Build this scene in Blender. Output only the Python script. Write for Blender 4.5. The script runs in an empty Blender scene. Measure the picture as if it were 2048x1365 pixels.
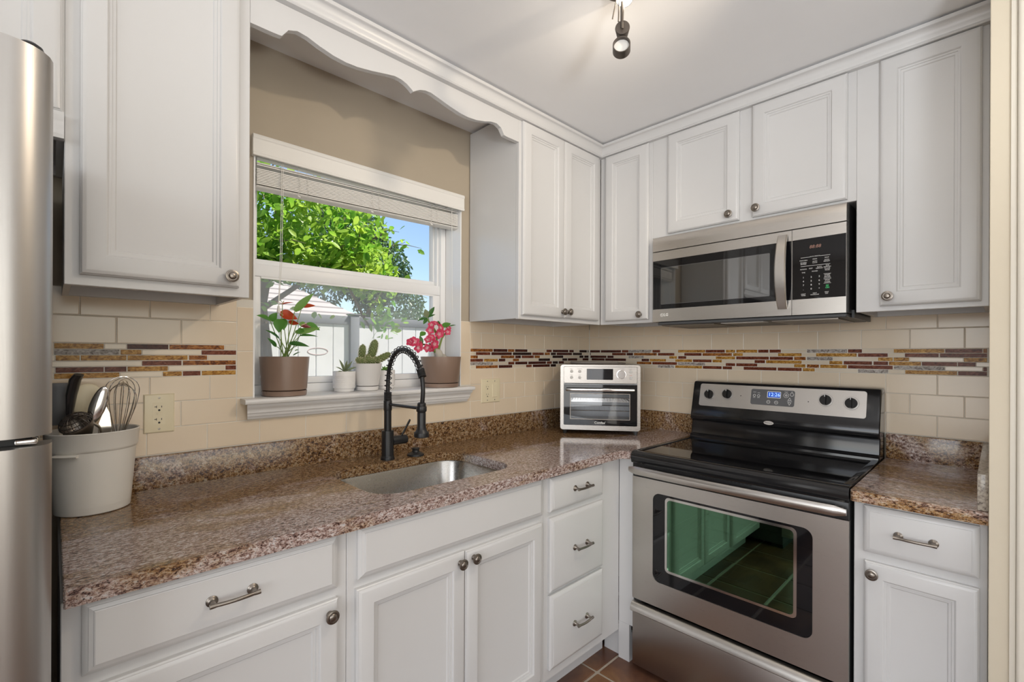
import bpy, bmesh, math, random
from math import sin, cos, pi, radians
from mathutils import Vector, Matrix
from mathutils.geometry import tessellate_polygon

S = bpy.context.scene
COL = S.collection

# ------------------------------------------------------------------ camera
CAM = Vector((-2.4194, -1.7924, 1.3259)); YAW = .7997; ROLL = .0038
fw = Vector((cos(YAW), sin(YAW), 0)); rt = Vector((sin(YAW), -cos(YAW), 0)); up = Vector((0, 0, 1))
rt, up = rt*cos(ROLL) + up*sin(ROLL), up*cos(ROLL) - rt*sin(ROLL)
cd = bpy.data.cameras.new('camera'); cam = bpy.data.objects.new('camera', cd); COL.objects.link(cam)
cam.matrix_world = Matrix(((rt.x, up.x, -fw.x, CAM.x), (rt.y, up.y, -fw.y, CAM.y), (rt.z, up.z, -fw.z, CAM.z), (0, 0, 0, 1)))
cd.sensor_width = 36; cd.lens = 945.8/2048*36; cd.shift_y = 25.55/2048; cd.clip_start = .02
S.camera = cam
# ------------------------------------------------------------------ colour management
vs = S.view_settings; vs.view_transform = 'Standard'; vs.look = 'None'; vs.gamma = 1; vs.use_curve_mapping = False
vs.exposure = .0
# ------------------------------------------------------------------ world, sun, area lights
W = bpy.data.worlds.new('sky'); S.world = W; W.use_nodes = True
nt = W.node_tree; nt.nodes.clear()
wo = nt.nodes.new('ShaderNodeOutputWorld'); bg = nt.nodes.new('ShaderNodeBackground'); sk = nt.nodes.new('ShaderNodeTexSky')
sk.sky_type = 'NISHITA'; sk.sun_disc = False; sk.sun_elevation = radians(52); sk.sun_rotation = radians(-20)
sk.air_density = 1.0; sk.dust_density = .3; sk.ozone_density = 2.0
bg.inputs['Strength'].default_value = .165
nt.links.new(sk.outputs[0], bg.inputs[0]); nt.links.new(bg.outputs[0], wo.inputs[0])

def light(name, kind, loc, energy, color=(1, 1, 1), target=None, **kw):
    d = bpy.data.lights.new(name, kind); d.energy = energy; d.color = color
    for k, v in kw.items(): setattr(d, k, v)
    o = bpy.data.objects.new(name, d); COL.objects.link(o); o.location = loc
    if target is not None:
        o.rotation_euler = (Vector(target) - Vector(loc)).to_track_quat('-Z', 'Y').to_euler()
    return o
light('sun', 'SUN', (0, 0, 8), 10.0, (1, .95, .86), target=(-4.5, 2.4, 1.2), angle=radians(1))
# soft fill added at two unseen wall openings behind the camera
light('fill_left', 'AREA', (-4.72, -2.3, 1.45), 62, (.98, .985, 1), target=(-1.5, -1.6, 1.2), shape='RECTANGLE', size=2.6, size_y=1.9)
light('fill_rear', 'AREA', (-2.5, -4.5, 1.5), 36, (1, .93, .84), target=(-1.4, -.8, 1.3), shape='RECTANGLE', size=2.8, size_y=1.9)
# invented upward spot behind the camera, added as ceiling-bounce fill
light('bounce_fill', 'SPOT', (-2.2, -2.5, 1.45), 60, (.93, .97, 1), target=(-1.75, -1.85, 2.405), spot_size=radians(112), spot_blend=.7, shadow_soft_size=.15)
# ceiling fixture heads
light('track_lamp', 'SPOT', (-1.12, -1.62, 2.30), 21, (1, .84, .64), target=(-1.75, -.1, 1.2), spot_size=radians(140), spot_blend=.6, shadow_soft_size=.025)
light('ceiling_lamp', 'AREA', (-1.55, -1.45, 2.37), 1.5, (1, .94, .86), target=(-1.3, -1.3, 0), shape='DISK', size=.22)
light('track_uplight', 'SPOT', (-1.16, -.93, 2.16), 1.5, (1, .88, .72), target=(-1.1, -.85, 2.405), spot_size=radians(160), spot_blend=1.0, shadow_soft_size=.10)

# ------------------------------------------------------------------ materials
def mat(name, color=(.8, .8, .8), rough=.5, metal=0., **kw):
    m = bpy.data.materials.new(name); m.use_nodes = True
    b = m.node_tree.nodes['Principled BSDF']
    b.inputs['Base Color'].default_value = (*color, 1); b.inputs['Roughness'].default_value = rough; b.inputs['Metallic'].default_value = metal
    for k, v in kw.items():
        b.inputs[k.replace('_', ' ')].default_value = v
    return m
def nodes(m): return m.node_tree.nodes, m.node_tree.links, m.node_tree.nodes['Principled BSDF']
def tex_coord(m, scale=(1, 1, 1), rot=(0, 0, 0)):
    N, L, b = nodes(m)
    tc = N.new('ShaderNodeTexCoord'); mp = N.new('ShaderNodeMapping'); mp.inputs['Scale'].default_value = scale; mp.inputs['Rotation'].default_value = rot
    L.new(tc.outputs['Object'], mp.inputs['Vector']); return mp.outputs[0]
def noise(m, vec, scale, detail=4, rough=.55, dist=0):
    N, L, b = nodes(m)
    n = N.new('ShaderNodeTexNoise'); n.inputs['Scale'].default_value = scale; n.inputs['Detail'].default_value = detail
    n.inputs['Roughness'].default_value = rough; n.inputs['Distortion'].default_value = dist
    L.new(vec, n.inputs['Vector']); return n.outputs['Fac']
def ramp(m, fac, stops, interp='LINEAR'):
    N, L, b = nodes(m)
    r = N.new('ShaderNodeValToRGB'); r.color_ramp.interpolation = interp
    e = r.color_ramp.elements
    while len(e) < len(stops): e.new(.5)
    for el, (p, c) in zip(e, stops):
        el.position = p; el.color = (*c, 1) if len(c) == 3 else c
    L.new(fac, r.inputs[0]); return r.outputs[0]
def mixc(m, fac, a, b2, blend='MIX'):
    N, L, b = nodes(m)
    x = N.new('ShaderNodeMix'); x.data_type = 'RGBA'; x.blend_type = blend
    if isinstance(fac, (int, float)): x.inputs[0].default_value = fac
    else: L.new(fac, x.inputs[0])
    for i, v in ((6, a), (7, b2)):
        if isinstance(v, tuple): x.inputs[i].default_value = (*v, 1)
        else: L.new(v, x.inputs[i])
    return x.outputs[2]
def bump(m, fac, strength=.1, dist=.001):
    N, L, b = nodes(m)
    n = N.new('ShaderNodeBump'); n.inputs['Strength'].default_value = strength; n.inputs['Distance'].default_value = dist
    L.new(fac, n.inputs['Height']); L.new(n.outputs[0], b.inputs['Normal'])
def paint(name, color, rough=.38, amt=.03):
    m = mat(name, color, rough); N, L, b = nodes(m)
    f = noise(m, tex_coord(m), 9, 3)
    c2 = tuple(x*(1-amt) for x in color)
    L.new(mixc(m, f, color, c2), b.inputs['Base Color'])
    bump(m, noise(m, tex_coord(m), 260, 2), .04, .0006)
    return m
def steel(name, color=(.62, .60, .57), rough=.27, scale=(3, 3, 260)):
    m = mat(name, color, rough, 1.0); N, L, b = nodes(m)
    f = noise(m, tex_coord(m, scale), 6, 5, .7)
    r = N.new('ShaderNodeMapRange'); r.inputs['To Min'].default_value = rough-.06; r.inputs['To Max'].default_value = rough+.10
    L.new(f, r.inputs['Value']); L.new(r.outputs[0], b.inputs['Roughness'])
    bump(m, f, .06, .0006)
    return m
def granite(name, scale, gold=.0, dark=1.0, rough=.13, ygrad=None):
    m = mat(name, (.4, .3, .25), rough); N, L, b = nodes(m)
    v = tex_coord(m, scale)
    band = noise(m, v, .75, 5, .62, .6)
    if ygrad:  # browner stone band at back; lighter front paints in reflected light
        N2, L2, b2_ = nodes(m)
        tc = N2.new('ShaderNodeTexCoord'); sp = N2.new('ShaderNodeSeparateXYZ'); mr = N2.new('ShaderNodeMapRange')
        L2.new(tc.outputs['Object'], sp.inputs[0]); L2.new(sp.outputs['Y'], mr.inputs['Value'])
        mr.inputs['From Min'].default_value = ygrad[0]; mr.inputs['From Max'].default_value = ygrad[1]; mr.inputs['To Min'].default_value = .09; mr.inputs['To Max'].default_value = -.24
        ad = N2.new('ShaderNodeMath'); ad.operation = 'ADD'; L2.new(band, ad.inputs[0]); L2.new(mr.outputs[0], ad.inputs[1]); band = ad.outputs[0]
    mid = noise(m, v, 12, 6, .74, .5)
    fine = noise(m, v, 30, 4, .7, .4)
    p1 = ramp(m, mid, [(.36, (.016, .009, .007)), (.43, (.11, .048, .020)), (.49, (.29, .145, .050)), (.55, (.42, .265, .125)), (.61, (.50, .39, .26)), (.70, (.40, .36, .31))])
    p2 = ramp(m, mid, [(.36, (.040, .020, .018)), (.42, (.18, .10, .085)), (.48, (.41, .28, .24)), (.54, (.60, .49, .45)), (.60, (.72, .65, .63)), (.70, (.66, .66, .71))])
    f = ramp(m, band, [(.40+gold, (1, 1, 1)), (.56+gold, (0, 0, 0))])
    c = mixc(m, f, p2, p1)
    fl = ramp(m, fine, [(.385, (1, 1, 1)), (.445, (0, 0, 0))])
    c = mixc(m, fl, c, (.022, .014, .012))
    lt = ramp(m, fine, [(.58, (0, 0, 0)), (.66, (.8, .8, .8))])
    c = mixc(m, lt, c, (.60, .53, .47))
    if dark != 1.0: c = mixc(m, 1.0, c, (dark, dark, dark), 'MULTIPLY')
    L.new(c, b.inputs['Base Color'])
    bump(m, fine, .04, .0004)
    return m
def glass_tile(name, c1, c2, c3):
    m = mat(name, c1, .10); N, L, b = nodes(m)
    v = tex_coord(m, (1, 1, 1.6), (0, .5, 0))
    f = noise(m, v, 55, 5, .65, 1.6)
    L.new(ramp(m, f, [(.34, c3), (.48, c1), (.64, c2)]), b.inputs['Base Color'])
    b.inputs['Roughness'].default_value = .22; b.inputs['Specular IOR Level'].default_value = .15
    return m
M = {}
M['cab'] = paint('cabinet_paint', (.63, .625, .62), .33)
M['casing'] = paint('casing_paint', (.80, .745, .64), .4)
M['trim'] = paint('trim_paint', (.78, .77, .755), .35)
M['wall'] = paint('wall_paint', (.43, .365, .28), .75)
M['cream'] = paint('cream_wall_paint', (.72, .64, .50), .6)
M['ceil'] = paint('ceiling_paint', (.88, .88, .885), .85)
M['ivory'] = mat('ivory_plastic', (.80, .71, .50), .35)
M['slot'] = mat('slot_black', (.015, .013, .012), .6)
M['tile'] = mat('glazed_tile', (.66, .575, .455), .16)
def _t():
    m = M['tile']; N, L, b = nodes(m)
    f = noise(m, tex_coord(m), 7, 2)
    L.new(mixc(m, f, (.80, .67, .51), (.735, .61, .455)), b.inputs['Base Color'])
    bump(m, noise(m, tex_coord(m), 30, 2), .06, .001)
_t()
M['grout'] = mat('grout', (.74, .70, .62), .85)
M['mcream'] = mat('cream_glass_tile', (.74, .64, .50), .10)
M['mg'] = glass_tile('gold_glass_tile', (.42, .20, .035), (.70, .42, .12), (.16, .06, .012))
M['mb'] = glass_tile('amber_glass_tile', (.26, .085, .02), (.50, .22, .06), (.07, .02, .010))
M['mm'] = glass_tile('maroon_glass_tile', (.15, .038, .018), (.26, .09, .05), (.07, .018, .012))
M['md'] = glass_tile('dark_glass_tile', (.065, .018, .012), (.12, .04, .026), (.025, .010, .010))
M['mk'] = glass_tile('black_glass_tile', (.028, .014, .012), (.06, .03, .02), (.012, .008, .008))
M['ms'] = glass_tile('silver_glass_tile', (.34, .30, .27), (.60, .56, .52), (.10, .075, .06))
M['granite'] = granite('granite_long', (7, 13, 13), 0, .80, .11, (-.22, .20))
M['granite_bs'] = granite('granite_splash', (8.0, 9.0, 9.0), .16, .80)
M['granite_r'] = granite('granite_short', (13, 5, 13), .05)
M['granite_rs'] = granite('granite_short_splash', (8.0, 6.0, 9.0), .14, .95)
M['granite_g'] = mat('granite_grey_end', (.42, .36, .30), .2)
def _g():
    m = M['granite_g']; N, L, b = nodes(m)
    f = noise(m, tex_coord(m), 120, 5, .7)
    L.new(ramp(m, f, [(.34, (.03, .025, .02)), (.43, (.30, .26, .22)), (.6, (.52, .46, .38))]), b.inputs['Base Color'])
_g()
M['steel'] = steel('brushed_steel', (.60, .57, .535), .28, (3, 3, 260))
M['steel_t'] = steel('toaster_steel', (.36, .335, .31), .26, (2, 2, 160))
M['steel_v'] = steel('brushed_steel_vertical', (.47, .45, .43), .36, (200, 200, 3))
M['steel_dark'] = steel('brushed_steel_drawer', (.42, .38, .35), .30, (3, 3, 260))
M['steel_sink'] = steel('sink_steel', (.58, .58, .56), .24, (40, 6, 40))
M['chrome'] = mat('polished_steel', (.72, .70, .67), .12, 1)
M['nickel'] = mat('aged_nickel', (.27, .24, .21), .32, 1)
M['bronze'] = mat('gunmetal', (.10, .085, .075), .42, .7)
M['black'] = mat('black_enamel', (.012, .012, .013), .12)
M['blackm'] = mat('matte_black', (.012, .012, .013), .38)
M['blackglass'] = mat('black_glass', (.006, .006, .007), .03)
M['rubber'] = mat('dark_rubber', (.02, .02, .02), .6)
M['dark'] = mat('dark_cavity', (.03, .028, .026), .7)
M['greydark'] = mat('dark_grey_plastic', (.07, .072, .075), .45)
M['wplastic'] = mat('white_plastic', (.80, .78, .74), .35)
M['crock'] = mat('white_crock', (.74, .71, .65), .3)
M['vinyl'] = mat('white_vinyl', (.88, .88, .88), .35)
M['blind'] = mat('blind_vinyl', (.80, .78, .74), .45)
M['cord'] = mat('blind_cord', (.80, .78, .74), .7)
M['taupe'] = mat('taupe_ceramic', (.27, .185, .14), .33)
M['whitepot'] = mat('white_ceramic', (.80, .78, .76), .22)
M['soil'] = mat('potting_soil', (.035, .024, .016), .95)
M['green'] = mat('leaf_green', (.10, .28, .035), .3)
M['green_l'] = mat('young_leaf_green', (.22, .40, .07), .35)
M['green_d'] = mat('dark_leaf_green', (.045, .15, .022), .28)
M['greygreen'] = mat('grey_green_leaf', (.20, .24, .13), .45)
M['stemg'] = mat('stem_green', (.22, .32, .08), .45)
M['red'] = mat('red_spathe', (.52, .045, .014), .25)
M['redd'] = mat('dark_red_spathe', (.16, .012, .018), .25)
M['spadix'] = mat('cream_spadix', (.62, .50, .30), .6)
M['pink'] = mat('pink_petal', (.62, .035, .11), .4)
M['pinkl'] = mat('pale_pink_petal', (.85, .36, .42), .4)
M['caudex'] = mat('caudex_bark', (.52, .49, .42), .7)
M['cactus'] = mat('cactus_skin', (.155, .20, .065), .6)
M['spine'] = mat('cactus_spine', (.72, .66, .45), .7)
M['white_ink'] = mat('white_ink', (.80, .80, .78), .5)
M['grey_ink'] = mat('grey_ink', (.28, .28, .28), .5)
M['red_ink'] = mat('red_ink', (.55, .10, .05), .5)
M['green_ink'] = mat('green_ink', (.03, .38, .12), .5)
M['greyframe'] = mat('grey_plastic', (.11, .11, .115), .4)
M['toe'] = mat('toe_board_paint', (.62, .62, .63), .5)
for n, c, st in (('lamp_on', (1, .93, .80), 14.), ('lcd_on', (.02, .09, .50), .35), ('lcd_red', (.30, .16, .12), .10), ('lcd_digit', (.35, .55, 1.), 1.1)):
    m = mat(n, c, .4); m.node_tree.nodes['Principled BSDF'].inputs['Emission Color'].default_value = (*c, 1)
    m.node_tree.nodes['Principled BSDF'].inputs['Emission Strength'].default_value = st; M[n] = m
M['lamp_off'] = mat('frosted_lamp', (.55, .54, .52), .35)
def glassm(name, tint=(1, 1, 1), refl=.06, extra=None, rough=0.0, gcol=(1, 1, 1)):
    m = bpy.data.materials.new(name); m.use_nodes = True; N = m.node_tree.nodes; L = m.node_tree.links; N.clear()
    o = N.new('ShaderNodeOutputMaterial'); t = N.new('ShaderNodeBsdfTransparent'); g = N.new('ShaderNodeBsdfGlossy'); x = N.new('ShaderNodeMixShader')
    t.inputs[0].default_value = (*tint, 1); g.inputs['Roughness'].default_value = rough; g.inputs[0].default_value = (*gcol, 1)
    f = N.new('ShaderNodeFresnel'); f.inputs[0].default_value = 1.45
    mu = N.new('ShaderNodeMath'); mu.operation = 'MULTIPLY'; mu.inputs[1].default_value = refl; L.new(f.outputs[0], mu.inputs[0])
    L.new(mu.outputs[0], x.inputs[0]); L.new(t.outputs[0], x.inputs[1]); L.new(g.outputs[0], x.inputs[2])
    last = x.outputs[0]
    if extra:
        d = N.new('ShaderNodeBsdfTranslucent'); d.inputs[0].default_value = (*extra[0], 1)
        d2 = N.new('ShaderNodeBsdfDiffuse'); d2.inputs[0].default_value = (*extra[0], 1)
        dd = N.new('ShaderNodeMixShader'); dd.inputs[0].default_value = .25; L.new(d.outputs[0], dd.inputs[1]); L.new(d2.outputs[0], dd.inputs[2])
        y = N.new('ShaderNodeMixShader')
        tc = N.new('ShaderNodeTexCoord'); nn = N.new('ShaderNodeTexNoise'); nn.inputs['Scale'].default_value = 4; nn.inputs['Detail'].default_value = 5
        L.new(tc.outputs['Object'], nn.inputs['Vector'])
        mr = N.new('ShaderNodeMapRange'); mr.inputs['From Min'].default_value = .3; mr.inputs['From Max'].default_value = .7
        mr.inputs['To Min'].default_value = extra[1]*.6; mr.inputs['To Max'].default_value = extra[1]*1.4
        L.new(nn.outputs['Fac'], mr.inputs['Value']); L.new(mr.outputs[0], y.inputs[0])
        L.new(last, y.inputs[1]); L.new(dd.outputs[0], y.inputs[2]); last = y.outputs[0]
    L.new(last, o.inputs[0]); return m
M['pane'] = glassm('window_pane', (1, 1, 1), .004)
M['pane_dirty'] = glassm('dusty_window_pane', (1, 1, 1), .004, ((.97, .97, .97), .17))
M['oven_glass'] = glassm('oven_window_glass', (.34, .38, .34), 6.5, gcol=(.46, .92, .58))
M['mirror_glass'] = mat('dark_mirror_glass', (.012, .013, .014), .03, 0, IOR=2.6)
M['toaster_glass'] = glassm('toaster_window_glass', (.90, .91, .92), 1.0)
def leafm(name, c, trans=.5, t2=None):
    m = bpy.data.materials.new(name); m.use_nodes = True; N = m.node_tree.nodes; L = m.node_tree.links; N.clear()
    o = N.new('ShaderNodeOutputMaterial'); d = N.new('ShaderNodeBsdfPrincipled'); t = N.new('ShaderNodeBsdfTranslucent'); x = N.new('ShaderNodeMixShader')
    tc = N.new('ShaderNodeTexCoord'); nn = N.new('ShaderNodeTexNoise'); nn.inputs['Scale'].default_value = 3.5; nn.inputs['Detail'].default_value = 6
    L.new(tc.outputs['Object'], nn.inputs['Vector'])
    r = N.new('ShaderNodeValToRGB'); r.color_ramp.elements[0].position = .35; r.color_ramp.elements[1].position = .65
    r.color_ramp.elements[0].color = (*c, 1); r.color_ramp.elements[1].color = (*(t2 or c), 1); L.new(nn.outputs['Fac'], r.inputs[0])
    L.new(r.outputs[0], d.inputs['Base Color']); L.new(r.outputs[0], t.inputs[0]); d.inputs['Roughness'].default_value = .4
    x.inputs[0].default_value = trans; L.new(d.outputs[0], x.inputs[1]); L.new(t.outputs[0], x.inputs[2]); L.new(x.outputs[0], o.inputs[0]); return m
M['treeleaf'] = leafm('broad_leaf', (.12, .33, .03), .55, (.42, .58, .08))
M['treeleaf_d'] = leafm('far_leaf', (.05, .12, .05), .35, (.12, .20, .08))
M['green'] = leafm('glossy_leaf_green', (.07, .24, .03), .35, (.13, .34, .05))
M['green_l'] = leafm('young_leaf', (.16, .36, .06), .4, (.28, .46, .12))
M['green_d'] = leafm('dark_leaf', (.03, .12, .018), .25, (.06, .20, .03))
M['red'] = leafm('red_spathe', (.50, .035, .012), .35, (.58, .09, .02))
M['pink'] = leafm('pink_petal', (.66, .02, .09), .3, (.80, .10, .20))
M['pinkl'] = leafm('pale_pink_petal', (.82, .30, .36), .3, (.88, .50, .52))
M['bark'] = paint('bark', (.22, .17, .13), .9, .3)
M['fence'] = paint('fence_vinyl', (.80, .80, .82), .5)
M['fence_cap'] = paint('fence_rail_grey', (.17, .18, .20), .6)
M['shingle'] = mat('roof_shingle', (.42, .38, .37), .9)
M['ground'] = paint('ground_soil', (.22, .20, .13), .9, .4)
def _floor():
    m = mat('terracotta_tile', (.3, .15, .09), .32); N, L, b = nodes(m)
    v = tex_coord(m)
    f = noise(m, v, 3.2, 5, .6, .5)
    c = ramp(m, f, [(.3, (.055, .026, .020)), (.48, (.115, .052, .032)), (.62, (.19, .090, .045)), (.75, (.30, .17, .08))])
    L.new(c, b.inputs['Base Color']); bump(m, noise(m, v, 22, 4), .12, .002); return m
M['terracotta'] = _floor()
M['fgrout'] = mat('floor_grout', (.46, .40, .33), .9)

# ------------------------------------------------------------------ mesh builder
class MB:
    def __init__(s): s.bm = bmesh.new(); s.mi = 0
    def quad(s, *p):
        f = s.bm.faces.new([s.bm.verts.new(q) for q in p]); f.material_index = s.mi; return f
    def box(s, x0, x1, y0, y1, z0, z1, bevel=0, seg=2, fn=None):
        x0, x1 = min(x0, x1), max(x0, x1); y0, y1 = min(y0, y1), max(y0, y1); z0, z1 = min(z0, z1), max(z0, z1)
        vs_ = [s.bm.verts.new((x, y, z)) for z in (z0, z1) for y in (y0, y1) for x in (x0, x1)]
        fs = [s.bm.faces.new([vs_[i] for i in q]) for q in ((0, 2, 3, 1), (4, 5, 7, 6), (0, 1, 5, 4), (2, 6, 7, 3), (0, 4, 6, 2), (1, 3, 7, 5))]
        for f in fs: f.material_index = s.mi
        if bevel:
            es = list({e for f in fs for e in f.edges})
            r = bmesh.ops.bevel(s.bm, geom=es, offset=bevel, segments=seg, profile=.5, affect='EDGES')
            for f in r['faces']: f.material_index = s.mi
        return s
    def loft(s, loops, closed=True, cap0=True, cap1=True):
        L = [[s.bm.verts.new(p) for p in lp] for lp in loops]
        n = len(L[0])
        for a, b in zip(L[:-1], L[1:]):
            for i in range(n if closed else n-1):
                j = (i+1) % n
                try:
                    f = s.bm.faces.new((a[i], a[j], b[j], b[i])); f.material_index = s.mi
                except ValueError: pass
        for c, lp, rev in ((cap0, L[0], True), (cap1, L[-1], False)):
            if c and closed and n > 2:
                f = s.bm.faces.new(lp[::-1] if rev else lp); f.material_index = s.mi
        return s
    def lathe(s, prof, c=(0, 0, 0), axis='z', seg=24, cap0=True, cap1=True):
        c = Vector(c)
        if isinstance(axis, str):
            A = {'z': Vector((0, 0, 1)), '-y': Vector((0, -1, 0)), '-x': Vector((-1, 0, 0)), 'x': Vector((1, 0, 0)), 'y': Vector((0, 1, 0))}[axis]
        else: A = Vector(axis).normalized()
        U = A.orthogonal().normalized(); V = A.cross(U)
        return s.loft([[c + A*h + (U*cos(2*pi*i/seg) + V*sin(2*pi*i/seg))*max(r, 1e-5) for i in range(seg)] for r, h in prof], True, cap0, cap1)
    def tube(s, pts, r, seg=8, caps=True, rb=None):
        pts = [Vector(p) for p in pts]; n = len(pts)
        R = r if isinstance(r, (list, tuple)) else [r]*n
        T = []
        for i in range(n):
            t = (pts[min(i+1, n-1)] - pts[max(i-1, 0)]); T.append(t.normalized() if t.length else Vector((0, 0, 1)))
        U = T[0].orthogonal().normalized(); loops = []
        for i in range(n):
            U = (U - T[i]*U.dot(T[i])); U = U.normalized() if U.length > 1e-6 else T[i].orthogonal().normalized()
            V = T[i].cross(U); k = rb if rb else 1
            loops.append([pts[i] + (U*cos(2*pi*j/seg) + V*k*sin(2*pi*j/seg))*R[i] for j in range(seg)])
        return s.loft(loops, True, caps, caps)
    def front(s, F, u0, u1, v0, v1, prof):
        "nested rectangles: prof = [(inset, height)]; F maps (u, v, out) to the world"
        loops = [[F(u0+i, v0+i, h), F(u1-i, v0+i, h), F(u1-i, v1-i, h), F(u0+i, v1-i, h)] for i, h in prof]
        return s.loft(loops, True, True, True)
    def prism(s, outline, a, b, fn):
        "outline 2D points; fn(p, q, t) with t in (a, b)"
        return s.loft([[fn(p, q, a) for p, q in outline], [fn(p, q, b) for p, q in outline]])
    def ball(s, c, r, seg=12, rings=8, sc=(1, 1, 1), rot=None):
        c = Vector(c); loops = []
        for i in range(rings+1):
            th = pi*i/rings; th = min(max(th, .02), pi-.02)
            lp = []
            for j in range(seg):
                p = Vector((sin(th)*cos(2*pi*j/seg)*sc[0], sin(th)*sin(2*pi*j/seg)*sc[1], -cos(th)*sc[2]))*r
                if rot: p = rot @ p
                lp.append(c+p)
            loops.append(lp)
        return s.loft(loops)
def root_loc(o):
    while o.parent: o = o.parent
    return Vector(o.location)
def obj(name, mb, mats, parent=None, loc=None, local=False, ang=35, smooth=True):
    me = bpy.data.meshes.new(name)
    bmesh.ops.recalc_face_normals(mb.bm, faces=mb.bm.faces)
    off = Vector((0, 0, 0))
    if parent is not None and not local: off = root_loc(parent)
    elif parent is None and loc is not None: off = Vector(loc)
    if off.length: bmesh.ops.translate(mb.bm, verts=mb.bm.verts, vec=-off)
    mb.bm.to_mesh(me); mb.bm.free()
    for m in (mats if isinstance(mats, (list, tuple)) else [mats]): me.materials.append(m)
    if smooth and len(me.polygons):
        me.polygons.foreach_set('use_smooth', [True]*len(me.polygons))
        me.set_sharp_from_angle(angle=radians(ang))
    o = bpy.data.objects.new(name, me); COL.objects.link(o)
    if parent is not None: o.parent = parent
    elif loc is not None: o.location = loc
    return o
def thing(name, label, cat, loc=(0, 0, 0), rotz=0, group=None):
    o = bpy.data.objects.new(name, None); COL.objects.link(o); o.empty_display_size = .05
    o.location = loc; o.rotation_euler = (0, 0, rotz); o['label'] = label; o['category'] = cat
    if group: o['group'] = group
    return o
def tag(o, label, cat, group=None, kind=None):
    o['label'] = label; o['category'] = cat
    if group: o['group'] = group
    if kind: o['kind'] = kind
    return o
def struct(name, mb, mats, label=None, **k):
    o = obj(name, mb, mats, **k); o['kind'] = 'structure'
    if label: o['label'] = label
    return o
def text(name, s_, size, F, mats, parent, align='CENTER', depth=.0004, local=False, shear=0, sx=1, lift=.0003, bold=0):
    cu = bpy.data.curves.new('txt', 'FONT'); cu.body = s_; cu.size = size; cu.align_x = align; cu.align_y = 'CENTER'; cu.shear = shear; cu.extrude = depth; cu.resolution_u = 2; cu.offset = bold
    t = bpy.data.objects.new('txt', cu); COL.objects.link(t)
    dg = bpy.context.evaluated_depsgraph_get(); me0 = bpy.data.meshes.new_from_object(t.evaluated_get(dg))
    bpy.data.objects.remove(t); bpy.data.curves.remove(cu)
    mb = MB(); mb.bm.from_mesh(me0); bpy.data.meshes.remove(me0)
    for v in mb.bm.verts: v.co = F(v.co.x*sx, v.co.y, v.co.z + depth + lift)
    return obj(name, mb, mats, parent, local=local, smooth=False)
def WF(y): return lambda u, v, w: Vector((u, y-w, v))        # window wall: u = x, out = -y
def SF(x): return lambda u, v, w: Vector((x-w, -u, v))       # stove wall: u = -y, out = -x

# ------------------------------------------------------------------ room shell
CEIL = 2.405
XW, YW = -4.8, -4.6
b = MB(); g = .0025
b.box(XW, 0, YW, 0, -.03, -.004)
floor = struct('floor', b, M['fgrout'])
b = MB(); p = .305; x0, y0 = -.787, -.63
i0 = int((XW-x0)/p)-1
for i in range(i0, 4):
    for j in range(int((YW-y0)/p)-1, 4):
        xa, xb, ya, yb = x0+i*p+.006, x0+(i+1)*p-.006, y0+j*p+.006, y0+(j+1)*p-.006
        xa, xb, ya, yb = max(xa, XW+.01), min(xb, -.01), max(ya, YW+.01), min(yb, -.01)
        if xb-xa > .03 and yb-ya > .03: b.box(xa, xb, ya, yb, -.004, .0, .003, 1)
obj('floor_tile', b, M['terracotta'], floor)
b = MB(); b.box(XW, 0.2, YW, .2, CEIL, CEIL+.05); struct('ceiling', b, M['ceil'])
# window wall with its opening
OX0, OX1, OZ0, OZ1 = -1.922, -1.019, 1.150, 2.084
wy0, wy1 = .006, .21
b = MB()
b.box(XW-.1, OX0, wy0, wy1, 0, CEIL); b.box(OX1, .1, wy0, wy1, 0, CEIL); b.box(OX0, OX1, wy0, wy1, 0, OZ0); b.box(OX0, OX1, wy0, wy1, OZ1, CEIL)
wall_back = struct('wall_back', b, M['wall'])
b = MB()
b.box(OX0-.001, OX0+.004, .0, .1179, OZ0, OZ1); b.box(OX1-.004, OX1+.001, .0, .1179, OZ0, OZ1); b.box(OX0, OX1, 0, .1179, OZ1-.004, OZ1)
obj('window_reveal', b, M['vinyl'], wall_back)
b = MB(); b.box(.006, .12, YW, .006, 0, CEIL); wall_right = struct('wall_right', b, M['wall'])
b = MB(); b.box(-.70, .0, -1.90, -1.7755, 0, CEIL, .003); struct('wall_front', b, M['cream'])
b = MB()
b.box(-.708, -.7005, -1.8238, -1.8122, 0, CEIL-.002, .0015); b.box(-.722, -.7005, -1.875, -1.8240, 0, CEIL-.002, .007, 3); b.box(-.714, -.7005, -1.90, -1.8752, 0, CEIL-.002, .003)
struct('trim_2', b, M['casing'])
b = MB()
b.box(XW-.1, XW, YW, 0, 0, .5); b.box(XW-.1, XW, YW, 0, 2.3, CEIL); b.box(XW-.1, XW, YW, -3.6, .5, 2.3); b.box(XW-.1, XW, -1.0, 0, .5, 2.3)
struct('wall_left', b, M['ceil'])
b = MB()
b.box(XW, 0, YW-.1, YW, 0, .45); b.box(XW, 0, YW-.1, YW, 2.4, CEIL); b.box(XW, -3.9, YW-.1, YW, .45, 2.4); b.box(-1.1, 0, YW-.1, YW, .45, 2.4)
struct('wall_rear', b, M['ceil'])

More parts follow.
